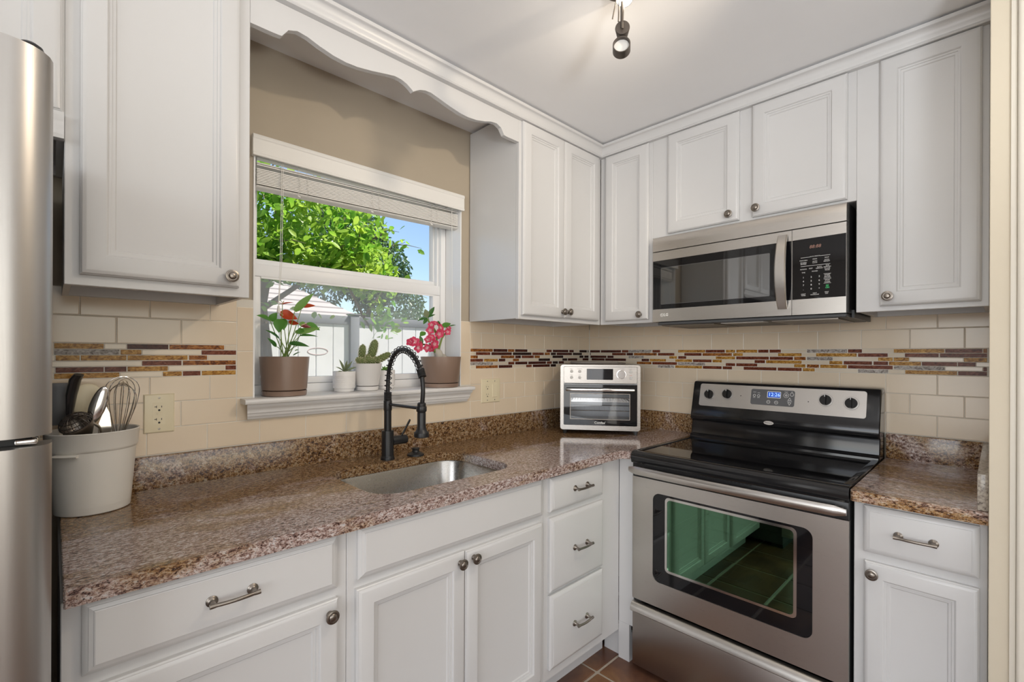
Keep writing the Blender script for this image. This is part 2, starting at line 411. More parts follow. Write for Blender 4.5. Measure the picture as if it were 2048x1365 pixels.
# ---- tiles on the walls
ZE, ZX, ZD, ZC, ZB, ZA, ZT = 1.0132, 1.094, 1.1734, 1.2512, 1.3512, 1.4297, 1.508
def tiles(mb, F, u0, u1, z0, z1, ph, pitch):
    g_ = .0012; k = math.floor((u0-ph)/pitch); u = ph + k*pitch
    while u < u1-.003:
        a, c = max(u, u0), min(u+pitch, u1)
        if c-a > .006:
            mb.front(F, a+g_, c-g_, z0+g_, z1-g_, [(0, -.003), (0, -.0009), (.0005, -.0003), (.0016, 0)])
        u += pitch
fa, fb_ = WF(0), SF(0)
b = MB(); P = .157
for z0, z1, ph in ((ZA, ZT, -2.051), (ZB, ZA, -2.129), (ZD, ZC, -2.051), (ZX, ZD, -2.129)):
    tiles(b, fa, -2.46, -1.973, z0, z1, ph, P)
for z0, z1, ph in ((ZA, ZT, -.036), (ZB, ZA, -.114), (ZD, ZC, -.036), (ZX, ZD, -.114)):
    tiles(b, fa, -.961, -.001, z0, z1, ph, .1553)
tiles(b, fa, -1.973, -1.923, ZX, ZD-.002, -1.973, P); tiles(b, fa, -1.018, -.961, ZX, ZD-.002, -1.018, P); tiles(b, fa, -1.923, -1.018, ZX, 1.149, -1.95, P)
tiles(b, fa, -2.46, -.001, ZE, ZX, -.959, P)
for za, zb in ((1.1745, 1.331), (1.331, 1.4815)):
    b.front(fa, -1.972, -1.923, za+.001, zb-.001, [(0, -.003), (0, -.0009), (.0005, -.0003), (.0016, 0)])
    b.front(fa, -1.018, -.962, za+.001, zb-.001, [(0, -.003), (0, -.0009), (.0005, -.0003), (.0016, 0)])
obj('backsplash_tile', b, M['tile'], wall_back, smooth=False)
b = MB()
for z0, z1, ph in ((ZA, ZT, .07), (ZB, ZA, .145), (ZD, ZC, .07), (ZX, ZD, .145), (ZE, ZX, .07)):
    tiles(b, fb_, .001, 1.775, z0, z1, ph, .156)
obj('backsplash_tile', b, M['tile'], wall_right, smooth=False)
b = MB(); b.box(-2.46, -1.923, .0012, .006, ZE-.02, ZT); b.box(-1.018, -.0012, .0012, .006, ZE-.02, ZT-.026); b.box(-1.923, -1.018, .0012, .006, ZE-.02, 1.149)
obj('grout_bed', b, M['grout'], wall_back)
b = MB(); b.box(.0012, .006, -1.775, -.0012, ZE-.02, ZT); obj('grout_bed', b, M['grout'], wall_right)
MOS_L = {1: 'g-2.416,-2.314 d-2.261,-2.162 b-2.159,-2.010', 2: 's-2.416,-2.279 g-2.276,-2.228 m-2.074,-1.975', 3: 'g-2.413,-2.365 g-2.362,-2.263 g-2.260,-2.112 b-2.108,-2.059',
 4: 'm-2.226,-2.128 b-2.124,-1.976', 5: 'm-2.413,-2.314 m-2.311,-2.263 g-2.260,-2.163 m-2.006,-1.975', 6: 'g-2.416,-2.279 g-2.175,-2.127 m-2.124,-2.077 g-2.073,-1.976'}
MOS_M = {1: 'b-.958,-.813 d-.808,-.710 b-.706,-.659 d-.654,-.559 m-.403,-.357 d-.348,-.207 d-.198,-.155 k-.099,-.025 k-.016,-.006',
 2: 'm-.924,-.830 d-.822,-.678 k-.670,-.527 m-.520,-.425 b-.418,-.373 k-.365,-.320 d-.314,-.172 k-.163,-.074', 3: 'b-.958,-.912 b-.756,-.659 d-.652,-.610 m-.603,-.508 b-.502,-.458 k-.350,-.254 k-.099,-.059 k-.050,-.007',
 4: 'm-.959,-.878 g-.872,-.778 d-.771,-.725 b-.670,-.624 k-.469,-.372 k-.262,-.217 d-.211,-.120 d-.067,-.007', 5: 's-.959,-.812 m-.703,-.659 d-.652,-.559 d-.552,-.407 m-.399,-.356 k-.348,-.303 d-.295,-.248',
 6: 'b-.924,-.777 d-.771,-.674 m-.568,-.524 d-.516,-.374 k-.366,-.320'}
MOS_R = {1: 'd-.005,-.080 d-.086,-.230 m-.236,-.281 s-.283,-.430 m-.435,-.482 g-.587,-.735 m-.737,-.834 g-.839,-.884 g-.890,-.987 m-.991,-1.036 m-1.041,-1.089 s-1.195,-1.343 m-1.347,-1.395 g-1.499,-1.649 m-1.652,-1.751 b-1.754,-1.763',
 2: 'd-.005,-.011 m-.168,-.263 d-.268,-.311 b-.317,-.462 m-.469,-.566 m-.622,-.716 b-.721,-.869 g-.875,-.921 g-1.077,-1.174 g-1.230,-1.377 m-1.382,-1.480 m-1.534,-1.633 m-1.637,-1.763',
 3: 'd-.008,-.127 d-.134,-.178 s-.283,-.380 g-.536,-.581 m-.588,-.633 g-.789,-.884 m-.890,-1.038 m-1.042,-1.139 b-1.144,-1.190 s-1.195,-1.292 g-1.449,-1.496 g-1.499,-1.546 g-1.703,-1.763',
 4: 'd-.017,-.114 d-.118,-.264 d-.367,-.414 g-.418,-.517 g-.571,-.666 m-.670,-.768 g-.773,-.820 m-.975,-1.021 g-1.026,-1.174 g-1.280,-1.327 m-1.332,-1.429 m-1.434,-1.481 g-1.484,-1.582 m-1.585,-1.684 m-1.687,-1.734',
 5: 'b-.336,-.429 m-.435,-.581 s-.586,-.735 m-.839,-.885 m-.890,-.987 g-1.144,-1.189 b-1.195,-1.241 g-1.246,-1.343 m-1.347,-1.496 s-1.500,-1.650 m-1.754,-1.763',
 6: 's-.469,-.564 g-.571,-.719 m-.723,-.819 m-.824,-.870 m-.925,-1.071 m-1.076,-1.174 g-1.179,-1.225 s-1.382,-1.481 g-1.535,-1.684 m-1.688,-1.763'}
MK = 'cgbmdks'; MMATS = [M['mcream'], M['mg'], M['mb'], M['mm'], M['md'], M['mk'], M['ms']]
def mosaic(F, T, u0, u1, sign, parent):
    b = MB(); h = (ZB-ZC)/6
    for r, s_ in T.items():
        z1 = ZB-(r-1)*h-.0012; z0 = ZB-r*h+.0012
        pcs = []
        for it in s_.split():
            a, c = [float(q) for q in it[1:].split(',')]
            if sign < 0: a, c = -a, -c
            pcs.append((min(a, c), max(a, c), it[0]))
        pcs.sort(); cur = u0; allp = []
        for a, c, k in pcs:
            if a-cur > .012: allp.append((cur+.0022, a-.0022, 'c'))
            allp.append((a, c, k)); cur = c
        if u1-cur > .012: allp.append((cur+.0022, u1-.001, 'c'))
        for a, c, k in allp:
            b.mi = MK.index(k); b.front(F, a, c, z0, z1, [(0, -.003), (0, -.0012), (.0008, -.0006)])
    return obj('mosaic_band', b, MMATS, parent, smooth=False)
b = MB(); b.box(-.0035, .003, -.0035, .003, ZE-.02, ZT-.03, .001, 1); obj('corner_bead', b, M['grout'], wall_back)
mosaic(fa, MOS_L, -2.46, -1.974, 1, wall_back); mosaic(fa, MOS_M, -.960, -.003, 1, wall_back); mosaic(fb_, MOS_R, .003, 1.772, -1, wall_right)

# ---- crown moulding along both runs
b = MB()
cp = [(-.004, 2.343), (.021, 2.343), (.024, 2.347), (.022, 2.352), (.024, 2.357)] + [(.024+.016*(1-cos(t*pi/2/6)), 2.357+.027*sin(t*pi/2/6)) for t in range(1, 7)] + [(.043, 2.386), (.0435, 2.397), (-.004, 2.397)]
def cl(px): return [px(w, z) for w, z in cp]
b.loft([cl(lambda w, z: Vector((-3.15, -.337-w, z))), cl(lambda w, z: Vector((-.3617-w, -.337-w, z))), cl(lambda w, z: Vector((-.3617-w, -1.7745, z)))])
struct('trim_1', b, M['cab'], ang=40)

# ------------------------------------------------------------------ cabinetry
DOOR = [(0, 0), (0, .012), (.003, .0145), (.0035, .0165), (.010, .0195), (.012, .020), (.045, .020), (.047, .0185), (.049, .0150), (.054, .0140), (.0545, .0115), (.061, .0100), (.0635, .0070), (.0655, .0065)]
DRAWER = [(0, 0), (0, .010), (.003, .0125), (.008, .0145), (.0085, .0155), (.0155, .0178), (.016, .0192), (.018, .020)]
SLAB = [(0, 0), (0, .011), (.002, .013), (.012, .0178), (.0145, .0182), (.0150, .0195), (.017, .020)]
def knob(F, u, v, parent):
    b = MB(); c = F(u, v, .0002); A = F(u, v, 1)-F(u, v, 0)
    b.lathe([(.0085, 0), (.0085, .0015), (.0055, .004), (.0050, .010), (.0075, .0135), (.0155, .0165), (.0165, .0185), (.0160, .0205), (.0125, .0215), (.0118, .0205), (.0098, .0205), (.0090, .0225), (.0065, .0240), (.003, .0246), (.0001, .0248)], c, A, 24)
    return obj('knob', b, M['nickel'], parent, ang=50)
def pull(F, u, v, parent, half=.0385):
    b = MB(); A = F(u, v, 1)-F(u, v, 0)
    for s_ in (-1, 1):
        b.lathe([(.0115, 0), (.0115, .0015), (.0095, .003), (.0095, .004), (.007, .0055), (.0042, .008), (.0042, .023), (.0045, .026), (.001, .0285)], F(u+s_*half, v, .0002), A, 18)
    n = 15; pts = []; rr = []
    for i in range(n):
        t = -1+2*i/(n-1); uu = u+t*(half+.009)
        pts.append(F(uu, v, .0245+.004*max(0, 1-(t*1.25)**2))); rr.append(.0052 if abs(t) > .76 else .0042)
    b.tube(pts, rr, 10)
    return obj('pull', b, M['nickel'], parent, ang=50)
def door(F, u0, u1, v0, v1, parent, kn=None, prof=DOOR, name='door', pl=None):
    b = MB(); b.front(F, u0, u1, v0, v1, prof)
    o = obj(name, b, M['cab'], parent, ang=20)
    if kn: knob(lambda u, v, w: F(u, v, w+.020), *kn, o)
    if pl: pull(lambda u, v, w: F(u, v, w+.020), *pl, o)
    return o
def upper(mb, F, u0, u1, z0, z1, depth, stile=.02, rec=.03):
    "cabinet box: sides, back, recessed bottom and face frame; F plane is the face-frame front"
    def bx(a, c, d0, d1, e, f, bev=0):
        p, q = F(a, e, -d0), F(c, f, -d1)
        mb.box(p.x, q.x, p.y, q.y, p.z, q.z, bev, 1)
    bx(u0, u1, 0, .019, z0, z1, .0015)
    bx(u0, u0+.013, .019, depth, z0+.003, z1); bx(u1-.013, u1, .019, depth, z0+.003, z1)
    bx(u0+.013, u1-.013, .019, depth, z0+rec, z1)
    bx(u0+.013, u1-.013, depth-.02, depth, z0+.004, z0+rec)
FU, FR = WF(-.337), SF(-.3617)
ZU = 1.478
t = thing('upper_cabinet', 'white upper cabinet left of the window beside the refrigerator, one large door', 'cabinet', (-2.214, -.17, ZU))
b = MB(); upper(b, FU, -2.4017, -2.0266, ZU, 2.39, .336); obj('body', b, M['cab'], t)
door(FU, -2.3756, -2.0541, 1.503, 2.341, t, (-2.0775, 1.530))
t = thing('upper_cabinet', 'white upper cabinet right of the window with two narrow doors', 'cabinet', (-.66, -.17, ZU))
b = MB(); upper(b, FU, -.967, -.363, ZU, 2.39, .336); obj('body', b, M['cab'], t)
door(FU, -.9535, -.6765, 1.496, 2.341, t, (-.695, 1.524)); door(FU, -.6735, -.3955, 1.498, 2.341, t, (-.652, 1.526))
b = MB(); b.lathe([(.003, 0), (.003, .012), (.001, .014)], (-.62, -.31, 1.508), (0, 0, -1), 8); obj('screw', b, M['nickel'], t)
t = thing('upper_cabinet', 'white narrow upper cabinet in the corner left of the microwave, one door', 'cabinet', (-.18, -.49, ZU))
b = MB(); upper(b, FR, .3375, .6382, ZU, 2.39, .360); obj('body', b, M['cab'], t)
door(FR, .3755, .6215, 1.494, 2.341, t, (.585, 1.518))
t = thing('upper_cabinet', 'white short upper cabinet with two doors above the microwave', 'cabinet', (-.18, -1.04, 1.878))
b = MB(); upper(b, FR, .6385, 1.437, 1.878, 2.39, .360, rec=.004); obj('body', b, M['cab'], t)
door(FR, .721, 1.038, 1.887, 2.341, t, (1.0035, 1.914)); door(FR, 1.090, 1.4116, 1.887, 2.341, t, (1.110, 1.917))
t = thing('upper_cabinet', 'white tall upper cabinet right of the microwave, one door', 'cabinet', (-.18, -1.605, ZU))
b = MB(); upper(b, FR, 1.4372, 1.772, ZU, 2.39, .360); obj('body', b, M['cab'], t)
door(FR, 1.5055, 1.755, 1.495, 2.341, t, (1.5295, 1.526))
t = thing('upper_cabinet', 'white cabinet above the refrigerator with a moulded bottom rail', 'cabinet', (-2.78, -.17, 1.80))
b = MB(); upper(b, FU, -3.15, -2.4019, 1.80, 2.39, .336); obj('body', b, M['cab'], t)
door(FU, -2.765, -2.4055, 1.858, 2.341, t); door(FU, -3.13, -2.77, 1.858, 2.341, t)
b = MB(); rp = [(0, 1.796), (.020, 1.796), (.022, 1.804), (.018, 1.812), (.014, 1.822), (.016, 1.836), (.021, 1.846), (.021, 1.854), (0, 1.854)]
b.loft([[FU(u, z, w+.0003) for w, z in rp] for u in (-3.149, -2.4022)]); obj('bottom_rail', b, M['cab'], t)

# scalloped valance between the two upper cabinets
pts = []
def arc(us, zs):
    pts.extend(zip(us, zs))
half = [(-.4695, 2.247), (-.4500, 2.2478), (-.4435, 2.249), (-.4255, 2.274), (-.4000, 2.2835), (-.3700, 2.2800), (-.3350, 2.2690), (-.29, 2.2590), (-.25, 2.2555), (-.21, 2.2575), (-.16, 2.2660), (-.11, 2.2770), (-.075, 2.2840), (-.05, 2.2830), (-.028, 2.2765), (-.010, 2.2660), (0, 2.2590)]
cx = -1.4995; prof2 = [(-2.0265, 2.247)] + [(cx+u*1.0, z) for u, z in half] + [(cx-u, z) for u, z in half[-2::-1]] + [(-.9675, 2.247)]
b = MB(); tri = [(x, z) for x, z in prof2]
for (xa, za), (xb, zb) in zip(tri[:-1], tri[1:]):
    for y_, r_ in ((-.337, 1), (-.318, 0)): b.quad((xa, y_, za), (xb, y_, zb), (xb, y_, 2.3425), (xa, y_, 2.3425))
    b.quad((xa, -.337, za), (xb, -.337, zb), (xb, -.318, zb), (xa, -.318, za)); b.quad((xa, -.337, 2.3425), (xb, -.337, 2.3425), (xb, -.318, 2.3425), (xa, -.318, 2.3425))
for x_, z_ in (prof2[0], prof2[-1]): b.quad((x_, -.337, z_), (x_, -.337, 2.3425), (x_, -.318, 2.3425), (x_, -.318, z_))
bmesh.ops.remove_doubles(b.bm, verts=b.bm.verts, dist=.0002)
tag(obj('valance', b, M['cab'], loc=(cx, -.327, 2.3), ang=30), 'white scalloped wooden valance board spanning above the window', 'valance')

# base cabinets
FB, FBR = WF(-.635), SF(-.635)
def base(mb, x0, x1, toe=True):
    mb.box(x0, x1, -.635, -.615, .12, .879, .0015, 1); mb.box(x0, x0+.016, -.615, -.03, .12, .879); mb.box(x1-.016, x1, -.615, -.03, .12, .879)
    mb.box(x0+.016, x1-.016, -.615, -.03, .12, .14); mb.box(x0+.016, x1-.016, -.05, -.03, .14, .879)
    mb.box(x0, x1, -.55, -.535, 0, .12)
t = thing('base_cabinet', 'white base cabinet beside the refrigerator with one drawer over one door', 'cabinet', (-2.145, -.33, 0))
b = MB(); base(b, -2.408, -1.8805); obj('body', b, M['cab'], t)
door(FB, -2.3800, -1.9085, .741, .873, t, prof=DRAWER, name='drawer', pl=(-2.142, .809)); door(FB, -2.3800, -1.908, .135, .7165, t, (-1.932, .687))
t = thing('base_cabinet', 'white sink base cabinet with false front and two doors under the sink', 'cabinet', (-1.505, -.33, 0))
b = MB(); base(b, -1.8795, -1.1305); obj('body', b, M['cab'], t)
door(FB, -1.8545, -1.1495, .742, .876, t, prof=DRAWER, name='false_front')
door(FB, -1.8590, -1.5075, .147, .7185, t, (-1.5305, .690)); door(FB, -1.5050, -1.1535, .147, .7165, t, (-1.4775, .6915))
t = thing('base_cabinet', 'white base cabinet with a stack of three drawers left of the range', 'cabinet', (-.88, -.33, 0))
b = MB(); base(b, -1.1295, -.637); obj('body', b, M['cab'], t)
for z0, z1, zp in ((.743, .868, .808), (.447, .7205, .580), (.161, .435, .287)):
    door(FB, -1.1085, -.778, z0, z1, t, prof=SLAB, name='drawer', pl=(-.933, zp))
b = MB(); b.box(-.6365, -.62, -.7095, -.6352, .16, .879, .001, 1); b.box(-.6365, -.62, -.688, -.6352, 0, .16); b.box(-.62, -.6, -.688, -.55, 0, .12); obj('filler_strip', b, M['cab'], t)
t = thing('base_cabinet', 'white base cabinet right of the range with one drawer over one door', 'cabinet', (-.33, -1.63, 0))
b = MB()
b.box(-.635, -.615, -1.774, -1.4815, .12, .879, .0015, 1); b.box(-.615, -.03, -1.774, -1.758, .12, .879); b.box(-.615, -.03, -1.4975, -1.4815, .12, .879); b.box(-.615, -.03, -1.758, -1.4975, .12, .14); b.box(-.55, -.535, -1.774, -1.4815, 0, .12)
obj('body', b, M['cab'], t)
door(FBR, 1.5075, 1.7588, .7297, .870, t, prof=SLAB, name='drawer', pl=(1.629, .800)); door(FBR, 1.5095, 1.759, .135, .703, t, (1.5305, .672))

# ------------------------------------------------------------------ worktops and sink
def slab(mb, outline, holes, z0, z1, bev=.004):
    polys = [[Vector((x, y, 0)) for x, y in outline]] + [[Vector((x, y, 0)) for x, y in h] for h in holes]
    flat = [p for q in polys for p in q]; tr = tessellate_polygon(polys)
    T = [mb.bm.verts.new((p.x, p.y, z1)) for p in flat]; B = [mb.bm.verts.new((p.x, p.y, z0)) for p in flat]
    for a, c, d in tr:
        mb.bm.faces.new((T[a], T[c], T[d])); mb.bm.faces.new((B[d], B[c], B[a]))
    k = 0; es = []
    for q in polys:
        n = len(q)
        for i in range(n):
            j = (i+1) % n; mb.bm.faces.new((T[k+i], T[k+j], B[k+j], B[k+i]))
        k += n
def rrect(x0, x1, y0, y1, r, n=6):
    o = []
    for cx_, cy_, a in ((x1-r, y1-r, 0), (x0+r, y1-r, 90), (x0+r, y0+r, 180), (x1-r, y0+r, 270)):
        o += [(cx_+r*cos(radians(a+90*i/n)), cy_+r*sin(radians(a+90*i/n))) for i in range(n+1)]
    return o
ZK = .914
SX0, SX1, SY0, SY1 = -1.748, -1.198, -.562, -.178
t = thing('worktop', 'long brown granite worktop around the sink, with low granite upstand', 'worktop', (-1.5, -.33, .881))
b = MB(); slab(b, [(-2.405, -.0205), (-2.405, -.668), (-2.402, -.671), (-.695, -.671), (-.683, -.6745), (-.674, -.682), (-.668, -.693), (-.665, -.7085), (-.0205, -.7085), (-.0205, -.0205)], [rrect(SX0, SX1, SY0, SY1, .085)], .881, ZK-.003)
slab(b, [(-2.4035, -.0205), (-2.4035, -.6675), (-2.401, -.669), (-.696, -.669), (-.6845, -.672), (-.6755, -.680), (-.6695, -.692), (-.6665, -.7080), (-.0205, -.7080), (-.0205, -.0205)], [rrect(SX0-.002, SX1+.002, SY0-.002, SY1+.002, .087)], ZK-.0031, ZK)
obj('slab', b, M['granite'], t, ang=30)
b = MB(); b.box(-2.405, -.0008, -.020, -.0008, ZK-.03, ZE-.001, .003, 2); b.box(-.020, -.0008, -.7085, -.0205, ZK-.03, ZE-.001, .003, 2); obj('upstand', b, M['granite_bs'], t)
t = thing('worktop', 'short tan granite worktop right of the range, with granite upstand', 'worktop', (-.34, -1.62, .881))
b = MB(); slab(b, [(-.0205, -1.4775), (-.664, -1.4775), (-.670, -1.4835), (-.670, -1.7748), (-.0205, -1.7748)], [], .881, ZK); obj('slab', b, M['granite_r'], t, ang=30)
b = MB(); b.box(-.020, -.0008, -1.7748, -1.4775, ZK-.03, ZE-.001, .003, 2); obj('upstand', b, M['granite_rs'], t)
b = MB(); b.box(-.655, -.0205, -1.7748, -1.7535, ZK+.0003, ZE-.001, .0025, 2); obj('side_upstand', b, M['granite_g'], t)
t = thing('sink', 'stainless steel undermount sink set into the granite worktop', 'sink', (-1.473, -.37, .66))
b = MB(); e = .006
lo = [rrect(SX0-.03, SX1+.03, SY0-.03, SY1+.03, .09), rrect(SX0-e, SX1+e, SY0-e, SY1+e, .088), rrect(SX0-e+.004, SX1+e-.004, SY0-e+.004, SY1+e-.004, .086), rrect(SX0+.012, SX1-.012, SY0+.012, SY1-.012, .08), rrect(SX0+.022, SX1-.022, SY0+.022, SY1-.022, .07), rrect(SX0+.05, SX1-.05, SY0+.05, SY1-.05, .05)]
zz = [.8805, .8805, .872, .715, .695, .686]
b.loft([[Vector((x, y, z)) for x, y in l] for l, z in zip(lo, zz)], True, False, True)
obj('basin', b, M['steel_sink'], t, ang=50)
b = MB(); b.lathe([(.045, 0), (.045, .003), (.036, .003), (.030, -.001), (.0001, -.001)], (-1.473, -.35, .6865), 'z', 24); obj('drain', b, M['chrome'], t)

# ------------------------------------------------------------------ faucet
fx, fy = -1.485, -.140
t = thing('faucet', 'matte black pull-down spring faucet standing behind the sink', 'faucet', (fx, fy, ZK))
b = MB(); b.lathe([(.0265, 0), (.0265, .006), (.0255, .010), (.0235, .013), (.0230, .016), (.0230, .108), (.0225, .112), (.0150, .1125)], (fx, fy, ZK+.0002), 'z', 32); obj('base', b, M['blackm'], t)
b = MB(); b.lathe([(.0140, .108), (.0140, .190), (.0155, .1905), (.0160, .194), (.0160, .226), (.0150, .229), (.0138, .230)] + [(.0138+(.0016 if i % 2 else 0), .230+i*.0022) for i in range(1, 15)] + [(.010, .262)], (fx, fy, ZK), 'z', 28); obj('column', b, M['blackm'], t)
arch = [(-.140, 1.172), (-.1405, 1.20), (-.143, 1.235), (-.151, 1.270), (-.167, 1.300), (-.190, 1.323), (-.220, 1.337), (-.252, 1.3405), (-.284, 1.334), (-.315, 1.320), (-.341, 1.300), (-.361, 1.276), (-.373, 1.252), (-.380, 1.225), (-.3825, 1.20), (-.381, 1.170), (-.377, 1.145)]
def cat(P_, n):
    out = []
    P_ = [Vector((fx, y, z)) for y, z in P_]; P_ = [P_[0]*2-P_[1]] + P_ + [P_[-1]*2-P_[-2]]
    for i in range(1, len(P_)-2):
        for k in range(n):
            u = k/n; a, b_, c, d = P_[i-1:i+3]
            out.append(.5*((2*b_)+(-a+c)*u+(2*a-5*b_+4*c-d)*u*u+(-a+3*b_-3*c+d)*u**3))
    out.append(P_[-2]); return out
path = cat(arch, 12)
b = MB(); b.tube(path[::3]+[path[-1]], .0078, 12); obj('hose', b, M['blackm'], t)
# spring coil wound round the hose up to the cuff
L_ = [0]
for a, c in zip(path[:-1], path[1:]): L_.append(L_[-1]+(c-a).length)
ncuff = 12*11+6; Ltot = L_[ncuff]; turns = 19; sp = []
def at_len(s_):
    for i in range(len(L_)-1):
        if L_[i+1] >= s_:
            f = (s_-L_[i])/max(1e-9, L_[i+1]-L_[i]); return path[i].lerp(path[i+1], f), (path[i+1]-path[i]).normalized()
    return path[-1], (path[-1]-path[-2]).normalized()
NS = turns*16
for i in range(NS+1):
    c, T_ = at_len(Ltot*i/NS); U_ = Vector((1, 0, 0)); V_ = T_.cross(U_).normalized(); a = 2*pi*turns*i/NS
    sp.append(c+(U_*cos(a)+V_*sin(a))*.0128)
b = MB(); b.tube(sp, .0017, 6); obj('spring', b, M['blackm'], t)
c0, T0 = at_len(Ltot)
b = MB(); b.lathe([(.0085, -.006), (.0145, -.005)] + [(.0145-(.0014 if i % 2 else 0), -.004+i*.0022) for i in range(12)] + [(.0145, .024), (.009, .025)], c0, T0, 24); obj('spring_cuff', b, M['blackm'], t)
hx = -.374
b = MB(); b.lathe([(.0105, .004), (.0150, 0), (.0152, -.030), (.0146, -.031), (.0146, -.033), (.0150, -.034), (.0148, -.075), (.0165, -.088), (.0205, -.097), (.0255, -.102), (.0262, -.106), (.0258, -.117), (.022, -.119), (.020, -.116), (.0001, -.116)], (fx, hx, 1.149), 'z', 32); obj('spray_head', b, M['blackm'], t)
b = MB(); b.tube([(fx, -.150, 1.128), (fx, -.362, 1.131)], .0055, 14); b.lathe([(.0172, -.010), (.0182, -.008), (.0182, .006), (.0172, .008)], (fx, hx, 1.131), 'z', 24); obj('support_arm', b, M['blackm'], t)
b = MB(); b.lathe([(.0175, .018), (.0180, .024), (.0180, .078), (.0165, .082), (.0001, .083)], (fx, fy, .984), 'x', 24)
b.tube([(fx+.060, fy, .998), (fx+.070, fy-.001, 1.012), (fx+.092, fy-.003, 1.050), (fx+.098, fy-.003, 1.060)], [.0058, .0062, .0072, .006], 12, rb=.55); obj('lever_handle', b, M['blackm'], t)
b = MB(); b.lathe([(.0335, 0), (.0335, .004), (.0320, .007), (.0240, .0105), (.0160, .015), (.0130, .022), (.0155, .0245), (.0160, .028), (.0135, .031), (.0001, .0325)], (0, 0, 0), 'z', 32)
tag(obj('drain_plug', b, M['blackm'], loc=(0, 0, 0)), 'small round black plug standing on the worktop right of the faucet base', 'plug').location = (-1.366, -.152, ZK+.0003)
# ------------------------------------------------------------------ window
ZS = 1.1705
wy = .118
t = thing('window_1', 'white vinyl single-hung window above the sink', 'window', (-1.47, wy, ZS)); t['kind'] = 'structure'
b = MB(); fwid = .033
b.box(OX0+.004, OX0+fwid, wy, .205, OZ0, OZ1-.004, .003); b.box(OX1-fwid, OX1-.004, wy, .205, OZ0, OZ1-.004, .003)
b.box(OX0+fwid, OX1-fwid, wy, .205, OZ1-.008, OZ1-.004, .001); b.box(OX0+fwid, OX1-fwid, wy+.004, .205, OZ0, 1.205, .003)
b.box(OX1-fwid-.010, OX1-fwid, wy+.020, .205, 1.205, OZ1-.008, .002); b.box(OX0+fwid, OX0+fwid+.008, wy+.020, .205, 1.205, OZ1-.008, .002)
obj('window_frame', b, M['vinyl'], t)
b = MB(); xl, xr = OX0+fwid+.001, OX1-fwid-.0005
b.box(xl, xr, .124, .158, 1.611, 1.657, .003); b.box(xl, xl+.026, .128, .156, 1.2065, 1.611, .003); b.box(xr-.038, xr, .128, .156, 1.2065, 1.611, .003); b.box(xl+.026, xr-.038, .126, .156, 1.2065, 1.232, .003)
b.box(xl+.026, xr-.038, .1245, .1262, 1.604, 1.6112)
ls = obj('lower_sash', b, M['vinyl'], t)
b = MB(); b.box(xl+.02, xr-.03, .142, .145, 1.228, 1.615); obj('pane', b, M['pane_dirty'], ls)
b = MB(); b.box(xl+.3, xl+.36, .113, .1238, 1.214, 1.226, .002); b.box(xr-.36, xr-.30, .113, .1238, 1.214, 1.226, .002); obj('sash_lift', b, M['vinyl'], ls)
b = MB(); b.box(xl, xr, .162, .198, 1.652, 1.682, .003); b.box(xl, xl+.022, .162, .198, 1.682, 2.075, .003); b.box(xr-.016, xr, .162, .198, 1.682, 2.075, .003); b.box(xl, xr, .162, .198, 2.066, 2.0755, .003)
us = obj('upper_sash', b, M['vinyl'], t)
b = MB(); b.box(xl+.015, xr-.012, .179, .182, 1.675, 2.070); obj('pane', b, M['pane'], us)
b = MB(); so = [(-.0008, ZS), (-.054, ZS), (-.0585, ZS-.002), (-.0610, ZS-.006), (-.0610, ZS-.011), (-.0585, ZS-.0165), (-.054, ZS-.018), (-.0008, ZS-.018)]
b.loft([[Vector((x, y, z)) for y, z in so] for x in (-1.962, -.979)])
b.box(OX0+.0045, OX1-.0045, -.0008, wy, ZS-.018, ZS)
obj('sill', b, M['trim'], t)
b = MB(); ap = [(-.0008, 1.1523), (-.046, 1.1523), (-.046, 1.146), (-.042, 1.140), (-.036, 1.135), (-.033, 1.128), (-.0325, 1.121), (-.029, 1.1195), (-.026, 1.113), (-.0255, 1.110), (-.020, 1.109), (-.017, 1.101), (-.015, 1.0985), (-.0008, 1.0985)]
b.loft([[Vector((x0_ + sg*(-y)*.28, y, z)) for y, z in ap] for x0_, sg in ((-1.940, -1), (-.996, 1))])
obj('apron', b, M['trim'], t)

# ------------------------------------------------------------------ blind
t = thing('window_blind', 'white horizontal blind pulled up at the top of the window', 'blind', (-1.466, .03, 2.04))
b = MB(); vo = [(-.0205, 2.004), (-.0225, 2.008), (-.0225, 2.012), (-.0205, 2.014), (-.0205, 2.060), (-.0235, 2.064), (-.0235, 2.071), (-.0205, 2.0765), (-.012, 2.0765), (-.012, 2.004)]
b.loft([[Vector((x, y, z)) for y, z in vo] for x in (-1.931, -1.017)])
b.box(-1.931, -1.922, -.012, -.0008, 2.004, 2.0765); b.box(-1.026, -1.017, -.012, -.0008, 2.004, 2.0765)
obj('blind_valance', b, M['blind'], t)
b = MB(); b.box(-1.906, -1.036, .004, .050, 2.044, 2.079, .002); obj('headrail', b, M['blind'], t)
SLX0, SLX1 = -1.908, -1.0255
def slat(mb, k, z, th=.0040):
    lo = []
    for x in (SLX0, SLX1):
        dz = (x+1.466)*.020; lp = [(.018+.052*i/6, .0022*sin(pi*i/6)) for i in range(7)]
        lo.append([Vector((x, y, z+dz+h+th)) for y, h in lp] + [Vector((x, y, z+dz+h)) for y, h in lp[::-1]])
    mb.loft(lo)
for k in range(12):
    b = MB(); slat(b, k, 1.928+k*.0056 if k < 10 else 1.9290+k*.0064); obj('slat', b, M['blind'], t)
b = MB(); lo = []
for x in (SLX0-.001, SLX1+.001):
    dz = (x+1.466)*.020; lo.append([Vector((x, .044+.027*cos(a)*1.0, 1.921+dz+.0065*sin(a))) for a in [2*pi*i/16 for i in range(16)]])
b.loft(lo); obj('bottom_rail', b, M['blind'], t)
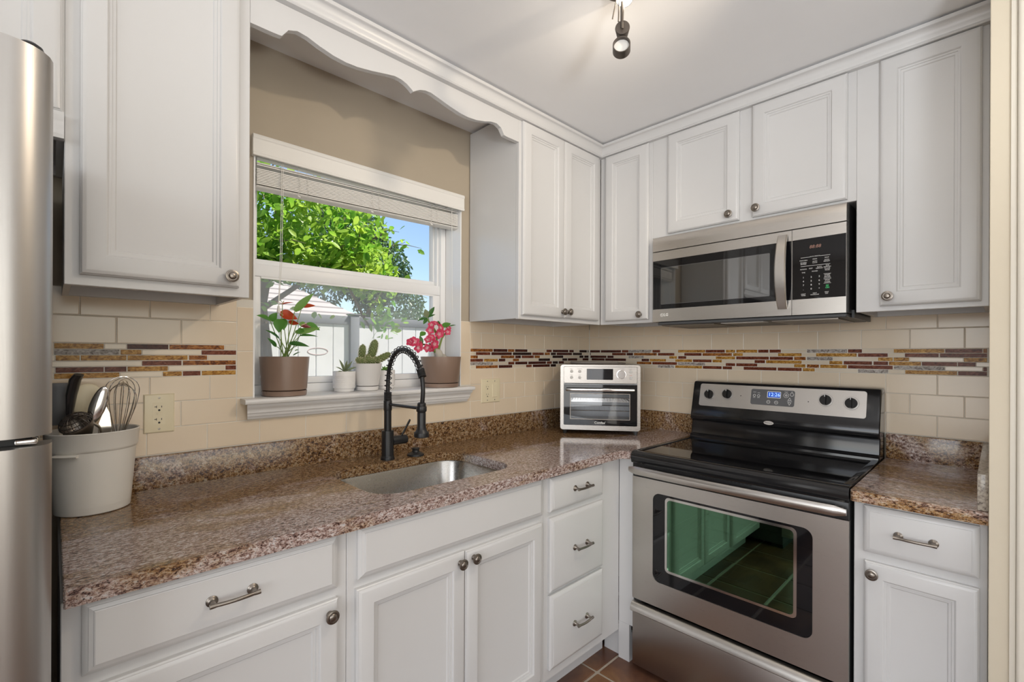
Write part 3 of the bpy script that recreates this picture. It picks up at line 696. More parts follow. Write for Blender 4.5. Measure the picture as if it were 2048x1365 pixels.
for x1 in (-1.750, -1.457, -1.164):
    b = MB()
    for dx in (-.015, .015):
        dz = (x1+dx+1.466)*.020; pts = [(x1+dx, .016, 2.046)]
        for i in range(22): pts.append((x1+dx+(.004 if i % 2 else -.004), .0145, 1.996-i*.0036+dz))
        b.tube(pts, .0009, 5)
    b.tube([(x1-.02, .015, 1.913+(x1+1.466)*.02), (x1-.012, .012, 1.908+(x1+1.466)*.02)], .003, 6)
    obj('ladder_cord', b, M['cord'], t)
for q in ([(-1.829, .009, 2.04), (-1.831, .004, 1.9), (-1.840, -.012, 1.65), (-1.8475, -.020, 1.495)], [(-1.824, .009, 2.04), (-1.826, .002, 1.9), (-1.835, -.014, 1.65), (-1.8465, -.020, 1.492)], [(-1.069, .009, 2.04), (-1.069, .006, 1.8), (-1.0685, .004, 1.52)]):
    b = MB(); b.tube(q, .0011, 5); obj('pull_cord', b, M['cord'], t)
b = MB(); b.lathe([(.0025, 0), (.0035, -.002), (.0055, -.014), (.0062, -.022), (.0055, -.026), (.001, -.027)], (-1.847, -.020, 1.493), 'z', 14); obj('cord_tassel', b, M['wplastic'], t)

# ------------------------------------------------------------------ plants on the sill
def leaf(mb, base, tip, width, normal, fold=.18, droop=.0, n=9, pw=.62, cols=5):
    base, tip, nm = Vector(base), Vector(tip), Vector(normal).normalized()
    ax = tip-base; Ln = ax.length; ax.normalize(); sd = ax.cross(nm).normalized(); nn = sd.cross(ax).normalized()
    rows = []
    for i in range(n+1):
        q = i/n; w = width*.5*max(.012, sin(pi*min(.999, max(.03, q))**pw))**.85
        c = base + ax*Ln*q + nn*(droop*Ln*(4*q*(1-q)))
        rows.append([c + sd*w*k + nn*(abs(k)**1.3*fold*w) for k in [-1+2*j/(cols-1) for j in range(cols)]])
    V = [[mb.bm.verts.new(p) for p in r] for r in rows]
    for r0, r1 in zip(V[:-1], V[1:]):
        for j in range(cols-1): mb.bm.faces.new((r0[j], r0[j+1], r1[j+1], r1[j])).material_index = mb.mi
def pot(kind, t, c, z0, prof, m, soil_r, soil_z):
    b = MB(); b.lathe(prof, (c[0], c[1], z0+.0003), 'z', 48, True, True); o = obj('pot', b, m, t, ang=40)
    b = MB(); b.lathe([(soil_r, -.006), (soil_r, 0), (soil_r*.5, .003), (.0001, .003)], (c[0], c[1], soil_z), 'z', 24); obj('soil', b, M['soil'], t)
    return o
def saucer(t, c, z0, r0, r1, h, m):
    b = MB(); b.lathe([(r0-.004, 0), (r0, .002), (r1, h), (r1-.003, h), (r0-.006, .004), (.0001, .004)], (c[0], c[1], z0+.0003), 'z', 48); obj('saucer', b, m, t, ang=40)
CAMN = Vector((-.45, -.85, .25))
# -- flowering plant with red spathes
c = (-1.809, .030); X0, Z0 = -1.809, 1.3115
t = thing('potted_anthurium', 'red-flowered plant with heart-shaped leaves in a large taupe pot at the left of the sill', 'potted plant', (c[0], c[1], ZS))
pot('a', t, c, ZS+.019, [(.066, .0), (.0735, .0022), (.0755, .004), (.0835, .121), (.0835, .1225), (.0800, .1225), (.0775, .10), (.0001, .10)], M['taupe'], .0775, 1.302)
saucer(t, c, ZS, .074, .0755, .0185, M['taupe'])
def A(cx_, cy_, d=0): return Vector((X0+(cx_-555)*.000216, c[1]-d, Z0+(1155-cy_)*.00022))
leaves = [((290, 555), (75, 500), .026, 'green', (-.2, -.7, .7), .02), ((430, 540), (400, 765), .040, 'green', (-.4, -.9, .3), .03), ((345, 560), (430, 430), .028, 'green', (-.3, -.9, .2), -.01),
 ((520, 520), (520, 715), .030, 'green', (-.1, -.9, .3), .0), ((435, 855), (205, 725), .019, 'green_d', (-.2, -.6, .8), .02), ((390, 985), (235, 850), .016, 'green_d', (-.5, -.6, .6), .02),
 ((925, 600), (1150, 690), .036, 'green', (-.4, -.7, .7), -.01), ((690, 740), (1100, 650), .024, 'green_l', (-.2, -.9, -.3), .02), ((755, 800), (1045, 812), .016, 'green_d', (-.2, -.5, .8), .03),
 ((545, 935), (860, 985), .024, 'green_d', (-.3, -.7, .7), .05), ((650, 400), (945, 82), .028, 'green_l', (-.6, -.8, -.1), .04), ((800, 690), (700, 760), .022, 'green', (-.4, -.9, .2), .03),
 ((850, 560), (905, 660), .022, 'green_l', (-.4, -.9, .4), -.02), ((640, 1130), (748, 1070), .006, 'green_d', (-.4, -.6, .7), .03), ((670, 1050), (720, 1035), .006, 'green_l', (-.4, -.6, .7), .03)]
for bs, tp, w, m, nm, d in leaves:
    b = MB(); leaf(b, A(*bs, d), A(*tp, d+.01), w, nm, .16, .06); obj('leaf', b, M[m], t, ang=60)
flowers = [((455, 300), (640, 258), .016, 'red', (-.1, -.35, .95), .03, (478, 245)), ((490, 300), (352, 270), .012, 'red', (-.1, -.35, .95), .03, None), ((460, 440), (735, 520), .042, 'red', (-.35, -.75, .5), .01, (600, 540)),
 ((590, 560), (745, 600), .022, 'red', (-.3, -.6, -.6), .02, None), ((830, 300), (1058, 268), .022, 'red', (-.2, -.75, .6), .0, None), ((760, 630), (925, 655), .016, 'redd', (-.3, -.8, .4), .035, (845, 590))]
for bs, tp, w, m, nm, d, sp_ in flowers:
    b = MB(); leaf(b, A(*bs, d), A(*tp, d+.006), w, nm, .22, .04); f = obj('flower', b, M[m], t, ang=60)
    if sp_: b = MB(); b.tube([A(*bs, d+.002), A(sp_[0], sp_[1], d+.008)], [.0022, .0014], 8); obj('spadix', b, M['spadix'], f)
b = MB(); basep = A(555, 1140)
for (ex, ey, d), bend in [((290, 560, .02), -60), ((430, 545, .03), -40), ((520, 525, 0), 0), ((435, 855, .02), -20), ((390, 985, .02), -10), ((930, 600, -.01), 60), ((690, 745, .02), 20), ((760, 800, .03), 30), ((700, 960, .05), 20), ((650, 400, .04), 30), ((470, 300, .03), -25), ((600, 560, .01), 20), ((835, 310, 0), 50), ((770, 640, .035), 35)]:
    p0 = basep + Vector((random.Random(ex).uniform(-.014, .014), random.Random(ey).uniform(-.012, .012), -.008)); p2 = A(ex, ey, d)
    p1 = (p0+p2)/2 + Vector((bend*.00008, 0, .012)); b.tube([p0.lerp(p1, .0), p0.lerp(p1, .6)+(p1-p0)*.05, p1.lerp(p2, .35), p2], [.0019, .0017, .0014, .0012], 7)
obj('stems', b, M['stemg'], t)
# -- desert rose
c2 = (-1.1205, .020); X2, Z2 = -1.1205, 1.3105
t = thing('potted_desert_rose', 'pink-flowered plant with swollen pale trunk in a taupe pot, right end of sill', 'potted plant', (c2[0], c2[1], ZS))
pot('a', t, c2, ZS+.0195, [(.072, .0), (.0815, .0022), (.0830, .004), (.0935, .1195), (.0935, .121), (.090, .121), (.087, .10), (.0001, .10)], M['taupe'], .087, 1.3015)
saucer(t, c2, ZS, .0815, .0828, .0185, M['taupe'])
def D(cx_, cy_, d=0): return Vector((X2+(cx_-615)*.000362, c2[1]-d, Z2+(855-cy_)*.000312))
b = MB(); b.tube([D(580, 880), D(585, 840), D(570, 800), D(540, 770), D(520, 755)], [.020, .022, .020, .015, .009], 14)
b.tube([D(640, 880), D(640, 845, .01), D(625, 830, .012)], [.014, .014, .008], 10); obj('trunk', b, M['caudex'], t)
br = [[D(545, 780), D(545, 690), D(550, 600), D(540, 500)], [D(560, 785), D(585, 690, .005), D(620, 580, .005), D(675, 500, .005)], [D(535, 790), D(480, 760, .01), D(440, 720, .02), D(400, 660, .02)], [D(530, 785), D(485, 700), D(330, 670), D(240, 690)], [D(540, 500), D(490, 420), D(430, 340), D(395, 285)], [D(330, 690), D(300, 640), D(290, 600)]]
b = MB()
for q in br: b.tube(q, [.0058, .005, .0042, .0034][:len(q)], 9)
obj('branches', b, M['stemg'], t)
dl = [((395, 285), (345, 165), .028, (-.4, -.8, .4), 'greygreen'), ((400, 280), (490, 120), .020, (-.5, -.8, .3), 'green_d'), ((400, 285), (505, 232), .012, (-.3, -.6, .8), 'green_d'), ((385, 285), (240, 345), .013, (-.2, -.6, .8), 'green_d'), ((390, 290), (325, 385), .018, (-.3, -.8, .5), 'green_d'),
 ((565, 400), (545, 320), .018, (-.3, -.9, .2), 'green_d'), ((605, 420), (745, 350), .030, (-.2, -.7, .7), 'green'), ((720, 400), (832, 370), .008, (-.2, -.6, .8), 'green_d'), ((365, 495), (275, 560), .026, (-.4, -.7, .5), 'green'), ((285, 555), (315, 680), .018, (-.4, -.8, .3), 'green_d'), ((320, 670), (285, 740), .014, (-.4, -.8, .3), 'greygreen'), ((440, 480), (420, 560), .012, (-.4, -.8, .3), 'greygreen')]
for bs, tp, w, nm, m in dl:
    b = MB(); leaf(b, D(*bs, .006), D(*tp, .012), w, nm, .18, .05, pw=.9); obj('leaf', b, M[m], t, ang=60)
def blossom(mb, cc, r, nm, rng, np_=5):
    nm = Vector(nm).normalized(); U = nm.orthogonal().normalized(); V = nm.cross(U); ph = rng.uniform(0, 6)
    for k in range(np_):
        a = ph+2*pi*k/np_; dr = U*cos(a)+V*sin(a)
        mb.mi = 0; leaf(mb, cc+dr*r*.12, cc+dr*r*.98+nm*r*.22, r*.80, nm, .20, .10, n=6, pw=1.25)
        mb.mi = 1; leaf(mb, cc+dr*r*.06+nm*.0012, cc+dr*r*.45+nm*(r*.14+.0012), r*.32, nm, .20, .10, n=4, pw=1.0)
rng = random.Random(5)
for bx_, by_, r, nm, d in [(435, 395, .020, (-.7, -.6, .4), .02), (505, 370, .019, (-.2, -.6, .8), .01), (555, 430, .022, (.2, -.9, .3), .022), (510, 520, .025, (-.1, -.95, -.1), .035), (410, 470, .022, (-.7, -.7, .0), .022), (590, 500, .019, (.5, -.8, -.1), .02),
 (700, 420, .020, (.1, -.7, .7), .01), (685, 480, .019, (-.2, -.9, .0), .015), (410, 585, .022, (-.3, -.7, .6), .03), (365, 610, .020, (-.7, -.6, .3), .03), (430, 670, .026, (.1, -.95, .0), .04), (355, 725, .022, (-.6, -.7, -.1), .03), (400, 735, .018, (-.1, -.8, -.5), .035),
 (165, 650, .027, (-.4, -.8, .4), .03), (205, 725, .024, (-.1, -.9, -.1), .035), (120, 650, .021, (-.8, -.5, .3), .025), (245, 690, .021, (.5, -.8, .1), .03)]:
    b = MB(); blossom(b, D(bx_, by_, d), r, nm, rng); obj('flower', b, [M['pink'], M['pinkl']], t, ang=60)
# -- cactus
c3 = (-1.4735, .050); X3, Z3 = -1.4735, 1.2830
t = thing('potted_cactus', 'green finger cactus in a glossy white pot in the middle of the sill', 'potted plant', (c3[0], c3[1], ZS))
pot('a', t, c3, ZS+.0195, [(.040, 0), (.0455, .0018), (.0465, .003), (.0600, .0915), (.0605, .0935), (.0580, .0935), (.056, .075), (.0001, .075)], M['whitepot'], .056, 1.2745)
saucer(t, c3, ZS, .0445, .0460, .0180, M['whitepot'])
def K(cx_, cy_, d=0): return Vector((X3+(cx_-725)*.000218, c3[1]-d, Z3+(605-cy_)*.000195))
def finger(p0, p1, r, spn=True):
    p0, p1 = Vector(p0), Vector(p1); ax = p1-p0; Ln = ax.length; n = max(6, int(Ln/.006))
    b = MB(); rr = []; pts = []
    for i in range(n+1):
        q = i/n; pts.append(p0+ax*q); rr.append(r*(.80+.25*sin(pi*min(1, q*1.1)))*(1 if q < .8 else math.sqrt(max(.02, 1-((q-.8)/.2)**2))))
    b.mi = 0; b.tube(pts, rr, 12)
    A_ = ax.normalized(); U = A_.orthogonal().normalized(); V = A_.cross(U)
    for i in range(n):
        for j in range(8):
            a = 2*pi*(j+.5*(i % 2))/8; q = (i+.6)/n; rd = rr[min(n, i+1)]; cc = p0+ax*q+(U*cos(a)+V*sin(a))*rd*.93
            b.mi = 0; b.ball(cc, .0036, 6, 4)
            b.mi = 1; o = (U*cos(a)+V*sin(a))
            for s_ in (-1, 0, 1):
                e = (o+A_*.5*s_+U.cross(o)*.2*s_).normalized(); pA = cc+o*.002; w_ = e.orthogonal().normalized()*.0007
                b.quad(pA-w_, pA+w_, pA+e*.0065+w_*.3, pA+e*.0065-w_*.3)
    return b
for p0, p1, r in [((610, 480), (625, 195), .0125), ((800, 480), (885, 90), .0160), ((850, 560), (1160, 385), .0125), ((700, 590), (650, 450), .0150), ((560, 590), (540, 480), .0125), ((520, 570), (465, 480), .0085), ((770, 600), (765, 480), .0140), ((860, 570), (895, 460), .0120), ((740, 540), (740, 400), .010), ((640, 590), (560, 500), .010)]:
    d = .02 if p0[1] > 540 else 0.0
    obj('cactus_stem', finger(K(*p0, d), K(*p1, d+.004), r), [M['cactus'], M['spine']], t, ang=60)
# -- two small succulents
def ribbed(t, c_, r, h, base_h, nrib, z0):
    pr = [(r*.80, 0), (r*.86, .001), (r*.88, base_h-.001), (r*.97, base_h+.001)]
    for i in range(nrib):
        zz0 = base_h+.002+(h*.78-base_h)*i/nrib; pr += [(r*(.975+.015*i/nrib), zz0), (r*(.995+.01*i/nrib), zz0+.0014), (r*(.975+.015*i/nrib), zz0+.0028)]
    pr += [(r, h-.001), (r*.99, h), (r*.93, h), (r*.9, h-.012), (.0001, h-.012)]
    b = MB(); b.lathe(pr, (c_[0], c_[1], z0+.0003), 'z', 48); obj('pot', b, M['whitepot'], t, ang=40)
    b = MB(); b.lathe([(r*.9, -.003), (r*.9, 0), (.0001, .002)], (c_[0], c_[1], z0+h-.009), 'z', 20); obj('soil', b, M['soil'], t)
c4 = (-1.574, .050); t = thing('potted_succulent', 'small dark-leaved succulent in a ribbed white pot left of the cactus', 'potted plant', (c4[0], c4[1], ZS), group='small succulents on the sill')
ribbed(t, c4, .0443, .082, .013, 12, ZS)
for bx_, bz, tx, tz, w in [(.002, .0, -.028, .054, .011), (.004, .01, .006, .050, .009), (.010, .01, .028, .047, .0095), (.004, .006, .014, .036, .012), (-.002, .004, -.042, .024, .008), (.006, .004, .046, .022, .010), (-.004, .0, -.034, .006, .008), (.008, 0, .036, .004, .007), (-.004, .006, -.016, .036, .005), (.008, .006, .020, .030, .005), (.0, .0, .0, .018, .012), (-.002, .002, -.02, .03, .006)]:
    b = MB(); leaf(b, Vector((c4[0]+bx_, c4[1], 1.2475+bz)), Vector((c4[0]+tx, c4[1]-.015, 1.2475+tz)), w, (-.3, -.7, .6), .35, .06, n=6, pw=.95); obj('leaf', b, M['greygreen'], t, ang=60)
c5 = (-1.373, .080); t = thing('potted_succulent', 'small green succulent in a ribbed white pot behind the faucet spring', 'potted plant', (c5[0], c5[1], ZS), group='small succulents on the sill')
ribbed(t, c5, .0415, .082, .015, 12, ZS)
for tx, tz, w in [(-.030, .016, .006), (-.018, .022, .012), (-.006, .025, .010), (.008, .022, .010), (.030, .018, .006), (.018, .016, .008), (-.036, .012, .005)]:
    b = MB(); leaf(b, Vector((c5[0]+tx*.15-.004, c5[1], 1.246)), Vector((c5[0]+tx-.004, c5[1]-.012, 1.2475+tz)), w, (-.3, -.8, .5), .3, .06, n=6, pw=.9); obj('leaf', b, M['green_l'], t, ang=60)

# ------------------------------------------------------------------ range
RY0, RY1 = .7185, 1.4735
t = thing('range', 'stainless steel electric range with black ceramic cooktop and backguard', 'range', (-.34, -1.096, 0))
FO = SF(-.647)
def plate(mb, F, outer, holes, w0, w1):
    polys = [[Vector((x, y, 0)) for x, y in outer]] + [[Vector((x, y, 0)) for x, y in h] for h in holes]
    flat = [p for q in polys for p in q]; tr = tessellate_polygon(polys)
    T = [mb.bm.verts.new(F(p.x, p.y, w1)) for p in flat]; B = [mb.bm.verts.new(F(p.x, p.y, w0)) for p in flat]
    for a, c_, d in tr:
        for q in ((T[a], T[c_], T[d]), (B[d], B[c_], B[a])):
            mb.bm.faces.new(q).material_index = mb.mi
    k = 0
    for q in polys:
        n = len(q)
        for i in range(n):
            j = (i+1) % n; mb.bm.faces.new((T[k+i], T[k+j], B[k+j], B[k+i])).material_index = mb.mi
        k += n
b = MB()
b.box(-.64, -.02, -RY0-.004, -RY0-.03, .02, .872); b.box(-.64, -.02, -RY1+.004, -RY1+.03, .02, .872); b.box(-.06, -.02, -RY1+.03, -RY0-.03, .02, .872)
b.box(-.64, -.06, -RY1+.03, -RY0-.03, .30, .36); b.box(-.64, -.06, -RY1+.03, -RY0-.03, .80, .872); b.box(-.60, -.06, -RY1+.03, -RY0-.03, .06, .08)
obj('body', b, M['greydark'], t)
b = MB(); b.box(-.62, -.12, -RY1+.06, -RY1+.09, .36, .80); b.box(-.62, -.12, -RY0-.09, -RY0-.06, .36, .80); b.box(-.12, -.10, -RY1+.09, -RY0-.09, .36, .80)
obj('oven_cavity', b, mat('oven_enamel', (.06, .06, .065), .3), t)
b = MB()
for zr in (.485, .60):
    for k in range(16): yy = -RY1+.12+k*(.755-.24)/15; b.tube([(-.60, yy, zr), (-.15, yy, zr)], .0022, 5)
    for xx in (-.60, -.45, -.30, -.15): b.tube([(xx, -RY1+.095, zr), (xx, -RY0-.095, zr)], .0035, 6)
obj('oven_rack', b, M['chrome'], t)
b = MB(); wo_ = rrect(.8125, 1.377, .404, .763, .030, 8)
plate(b, FO, [(RY0, .303), (RY1, .303), (RY1, .8145), (RY0, .8145)], [wo_], .0, .017)
dr = obj('oven_door', b, M['steel'], t)
b = MB(); plate(b, FO, rrect(.8127, 1.3768, .4042, .7628, .030, 8), [rrect(.862, 1.331, .452, .754, .018, 8)], .002, .0145); obj('window_frame', b, M['blackglass'], dr)
b = MB(); plate(b, FO, rrect(.8625, 1.3305, .4525, .7535, .018, 8), [rrect(.872, 1.321, .462, .744, .014, 8)], .004, .0125); obj('window_bezel', b, M['chrome'], dr)
b = MB(); plate(b, FO, rrect(.866, 1.327, .456, .750, .016, 8), [], .006, .010); obj('window_glass', b, M['oven_glass'], dr)
b = MB(); b.box(-.664, -.645, -RY1, -RY0, .8150, .8735, .004)
for k in range(26): b.box(-.6650, -.6640, -.86-k*.013-.0075, -.86-k*.013, .866, .8705)
obj('vent_strip', b, M['blackm'], dr)
b = MB(); n = 24; lo = []
for i in range(n+1):
    u = .722+(.751)*i/n; bw = .010*(1-(2*i/n-1)**2); ss = .6 if i in (0, n) else 1
    lo.append([Vector((-.698-bw+.0105*cos(a)*ss, -u, .849+.0175*sin(a)*ss)) for a in [pi/4*k+pi/8 for k in range(8)]])
b.loft(lo)
for u in (.745, 1.449): b.box(-.692, -.664, -u-.012, -u+.012, .838, .860, .003)
obj('door_handle', b, M['steel'], dr, ang=50)
b = MB(); b.box(-.6655, -.647, -RY1+.001, -RY0-.001, .0245, .2465, .004); b.box(-.640, -.60, -RY1+.03, -RY0-.03, .03, .24); lw = obj('storage_drawer', b, M['steel_dark'], t)
b = MB(); b.loft([[Vector((x, -u, z)) for x, z in ((-.648, .249), (-.676, .251), (-.682, .257), (-.680, .268), (-.672, .284), (-.664, .289), (-.648, .289))] for u in (RY0, RY1)]); obj('drawer_grip', b, M['steel'], lw)
for xx in (-.58, -.10):
    for u in (RY0+.06, RY1-.06):
        b = MB(); b.lathe([(.022, 0), (.022, .010), (.010, .012), (.010, .0225)], (xx, -u, .0004), 'z', 14); obj('foot', b, M['rubber'], t)
b = MB(); zt = .9205
oo = [(-.6705, .872), (-.6745, .878), (-.6760, .895), (-.6735, .909), (-.667, .9175), (-.655, zt), (-.637, zt), (-.632, .9172), (-.629, .9165)]
for u0_, u1_ in ((RY0, RY1),):
    b.loft([[Vector((x, -u, z)) for x, z in oo] + [Vector((-.62, -u, .872))] for u in (u0_-.001, u1_+.001)])
b.box(-.63, -.10, -RY0-.022, -RY0+.001, .872, zt, .003, 2); b.box(-.63, -.10, -RY1-.001, -RY1+.022, .872, zt, .003, 2); b.box(-.14, -.09, -RY1, -RY0, .872, zt, .003, 2)
ck = obj('cooktop', b, M['black'], t, ang=40)
b = MB(); b.box(-.6295, -.1395, -RY1+.0215, -RY0-.0215, .9, .9168); obj('glass_top', b, M['blackglass'], ck)
bgp = [(-.02, .90), (-.142, .90), (-.139, .926), (-.132, .9345), (-.123, .938), (-.115, .992), (-.1165, 1.000), (-.128, 1.0065), (-.1325, 1.015), (-.1325, 1.028), (-.126, 1.048), (-.0925, 1.184), (-.086, 1.191), (-.075, 1.1935), (-.02, 1.1935)]
b = MB(); lo = []
for u, ins in ((RY0, .006), (RY0+.003, .0015), (RY0+.009, 0), (RY1-.009, 0), (RY1-.003, .0015), (RY1, .006)):
    lo.append([Vector((x+(ins if x < -.05 else 0), -u, z-(ins if z > 1.1 else 0))) for x, z in bgp])
b.loft(lo); bk = obj('backguard', b, M['black'], t, ang=30)
PB = Vector((-.126, 0, 1.048)); PD = (Vector((-.0925, 0, 1.184))-PB).normalized(); PN = Vector((-PD.z, 0, PD.x))
def FP(u, z, w): s_ = (z-1.048)/PD.z; return PB+PD*s_+PN*w+Vector((0, -u, 0))
b = MB(); plate(b, FP, rrect(.757, 1.429, 1.0745, 1.1805, .010), [], .0002, .0025); pn = obj('control_panel', b, M['steel'], bk)
b = MB(); plate(b, FP, rrect(.997, 1.1755, 1.0985, 1.1675, .008), [], .0026, .0046); dp = obj('display_panel', b, M['greyframe'], pn)
b = MB(); plate(b, FP, rrect(1.0655, 1.1215, 1.131, 1.160, .003), [rrect(1.068, 1.119, 1.1335, 1.1575, .002)], .0047, .0056); obj('display_bezel', b, M['white_ink'], dp)
b = MB(); plate(b, FP, rrect(1.068, 1.119, 1.1335, 1.1575, .002), [], .0047, .0052); obj('clock_display', b, M['lcd_on'], dp)
FPt = lambda uc, zc: (lambda x, y, w: FP(uc+x, zc+y, .0047+w))
text('clock_digits', '12:26', .022, lambda x, y, w: FP(1.0945+x, 1.1455+y, .0053+w), M['lcd_digit'], dp)
b = MB()
def ring(mb, F, u, z, r, w0, w1, th=.0014): plate(mb, F, [(u+r*cos(2*pi*i/20), z+r*sin(2*pi*i/20)) for i in range(20)], [[(u+(r-th)*cos(2*pi*i/20), z+(r-th)*sin(2*pi*i/20)) for i in range(20)]], w0, w1)
for u, z, r in ((1.0725, 1.113, .0075), (1.1045, 1.1125, .0075), (1.1425, 1.146, .0105), (1.1645, 1.1505, .0075), (1.012, 1.138, .0058), (1.030, 1.1375, .0058)): ring(b, FP, u, z, r, .0047, .0053)
for zc, s_ in ((1.129, 1), (1.112, -1)):
    tr_ = lambda k: [(1.157+k*.0085*cos(pi/2+2*pi*i/3), zc+s_*k*.0085*sin(pi/2+2*pi*i/3)) for i in range(3)]
    plate(b, FP, tr_(1), [tr_(.68)], .0047, .0053)
ring(b, FP, 1.1425, 1.146, .0045, .0047, .0053, .002)
obj('key_outline', b, M['white_ink'], dp)
for s_, u, z, sz in (('BAKE', 1.012, 1.1285, .0042), ('BROIL', 1.030, 1.1285, .0042), ('CLEAN', 1.012, 1.153, .0042), ('TIMER', 1.030, 1.150, .0042), ('START', 1.1425, 1.1605, .005), ('OFF', 1.1645, 1.161, .0045), ('TEMP/TIME', 1.157, 1.1205, .0042), ('SET', 1.0725, 1.113, .0042), ('ON', 1.1045, 1.1125, .0042)):
    text('key_label', s_, sz, FPt(u, z), M['white_ink'], dp)
for u, z in ((.8035, 1.1300), (.8895, 1.1365), (1.290, 1.1365), (1.379, 1.1300)):
    b = MB(); b.mi = 0
    plate(b, FP, [(u+.0265*cos(2*pi*i/32), z+.0265*sin(2*pi*i/32)) for i in range(32)], [[(u+.0255*cos(2*pi*i/32), z+.0255*sin(2*pi*i/32)) for i in range(32)]], .0026, .0029)
    b.mi = 1; b.lathe([(.0215, .0027), (.0215, .010), (.0205, .0125), (.0001, .0125)], FP(u, z, 0), PN, 32)
    gp = [FP(u+x, z+y, w) for x, y, w in ((-.0045, -.0205, .0125), (.0045, -.0205, .0125), (.0045, .0205, .0125), (-.0045, .0205, .0125))]; gq = [FP(u+x, z+y, w) for x, y, w in ((-.003, -.0195, .0235), (.003, -.0195, .0235), (.003, .0195, .0235), (-.003, .0195, .0235))]
    b.loft([gp, gq]); b.mi = 2; plate(b, FP, [(u-.0012, z+.011), (u+.0012, z+.011), (u+.0012, z+.020), (u-.0012, z+.020)], [], .0236, .0240)
    obj('burner_knob', b, [M['grey_ink'], M['black'], M['white_ink']], bk, ang=40)
b = MB()
for u, z in ((.952, 1.1325), (1.228, 1.1255)): plate(b, FP, [(u+.0022*cos(2*pi*i/12), z+.0022*sin(2*pi*i/12)) for i in range(12)], [], .0026, .0032)
obj('indicator', b, M['slot'], pn)
b = MB(); plate(b, lambda u, z, w: Vector((-.1325-w, -u, z)), [(1.080+.0205*cos(2*pi*i/32), 1.0225+.0085*sin(2*pi*i/32)) for i in range(32)], [], .0002, .003); bdg = obj('badge', b, M['chrome'], bk)
text('badge_text', 'Whirlpool', .0075, lambda x, y, w: Vector((-.1357-w, -1.080-x, 1.0225+y)), M['grey_ink'], bdg)

# ------------------------------------------------------------------ microwave
t = thing('microwave', 'stainless steel over-the-range microwave with black glass door', 'microwave', (-.2, -1.038, 1.474))
MU0, MU1 = .6600, 1.4150
FM = SF(-.376)
b = MB(); b.box(-.3755, -.002, -MU1-.004, -MU0, 1.476, 1.8715, .003, 1); b.box(-.33, -.02, -MU1-.012, -MU1-.004, 1.462, 1.49); obj('body', b, M['blackm'], t)
b = MB(); b.loft([[FM(u, z, w) for z, w in ((1.8045, 0), (1.8045, .0235), (1.835, .024), (1.862, .0225), (1.8695, .019), (1.8715, .010), (1.8715, 0))] for u in (MU0, MU1)]); obj('vent_grille', b, M['steel'], t, ang=30)
b = MB(); plate(b, FM, [(MU0, 1.477), (1.2418, 1.477), (1.2418, 1.8005), (MU0, 1.8005)], [[(MU0+.0008, 1.535), (1.2410, 1.535), (1.2410, 1.7605), (MU0+.0008, 1.7605)]], .0, .0235); md = obj('microwave_door', b, M['steel'], t)
b = MB(); plate(b, FM, [(MU0+.001, 1.5352), (1.2408, 1.5352), (1.2408, 1.7603), (MU0+.001, 1.7603)], [], .002, .0215); obj('door_glass', b, M['blackglass'], md)
b = MB(); plate(b, FM, rrect(.700, 1.1645, 1.5565, 1.7265, .004), [rrect(.7012, 1.1633, 1.5577, 1.7253, .003)], .0216, .0218); obj('window_outline', b, M['greyframe'], md)
b = MB(); plate(b, FM, rrect(.7013, 1.1632, 1.5578, 1.7252, .003), [], .02155, .02175); obj('window', b, M['mirror_glass'], md)
b = MB(); lo = []
for i in range(17):
    q = i/16; z = 1.502+.284*q; w = .026+.034*sin(pi*q)**.8; hw = .0165+.003*sin(pi*q)
    lo.append([FM(1.2120-hw, z, w), FM(1.2120-hw, z, w+.004), FM(1.2120-hw*.8, z, w+.008), FM(1.2120+hw*.8, z, w+.008), FM(1.2120+hw, z, w+.004), FM(1.2120+hw, z, w)])
b.loft(lo)
for z in (1.520, 1.768): b.box(-.376-.034, -.376-.0237, -1.220, -1.204, z-.008, z+.008)
obj('handle', b, M['chrome'] if False else M['steel'], md, ang=40)
text('logo', 'LG', .018, lambda x, y, w: FM(.728+x, 1.5075+y, .0237+w), M['white_ink'], md, bold=.0004)
b = MB(); ring(b, FM, .7075, 1.5075, .0078, .0236, .0243, .0016); plate(b, FM, [(.7045, 1.505), (.7062, 1.505), (.7062, 1.5115), (.7045, 1.5115)], [], .0236, .0243); plate(b, FM, [(.7062, 1.505), (.7110, 1.505), (.7110, 1.5064), (.7062, 1.5064)], [], .0236, .0243); obj('logo_mark', b, M['white_ink'], md)
b = MB(); plate(b, FM, [(1.2432, 1.477), (MU1, 1.477), (MU1, 1.8005), (1.2432, 1.8005)], [[(1.2440, 1.535), (MU1-.0008, 1.535), (MU1-.0008, 1.7605), (1.2440, 1.7605)]], 0, .0235); cpn = obj('control_panel', b, M['steel'], t)
b = MB(); plate(b, FM, [(1.2442, 1.5352), (MU1-.001, 1.5352), (MU1-.001, 1.7603), (1.2442, 1.7603)], [], .002, .0225); kp = obj('keypad', b, M['blackglass'], cpn)
def mk(s_, u, z, sz, m='white_ink', **k): text('key_label', s_, sz, lambda x, y, w: FM(u+x, z+y, .0226+w), M[m], kp, depth=.0001, lift=.0001, **k)
mk('88:88', 1.3185, 1.7275, .017, 'lcd_red', shear=.15)
mk('AUTO SENSOR', 1.318, 1.6915, .0048)
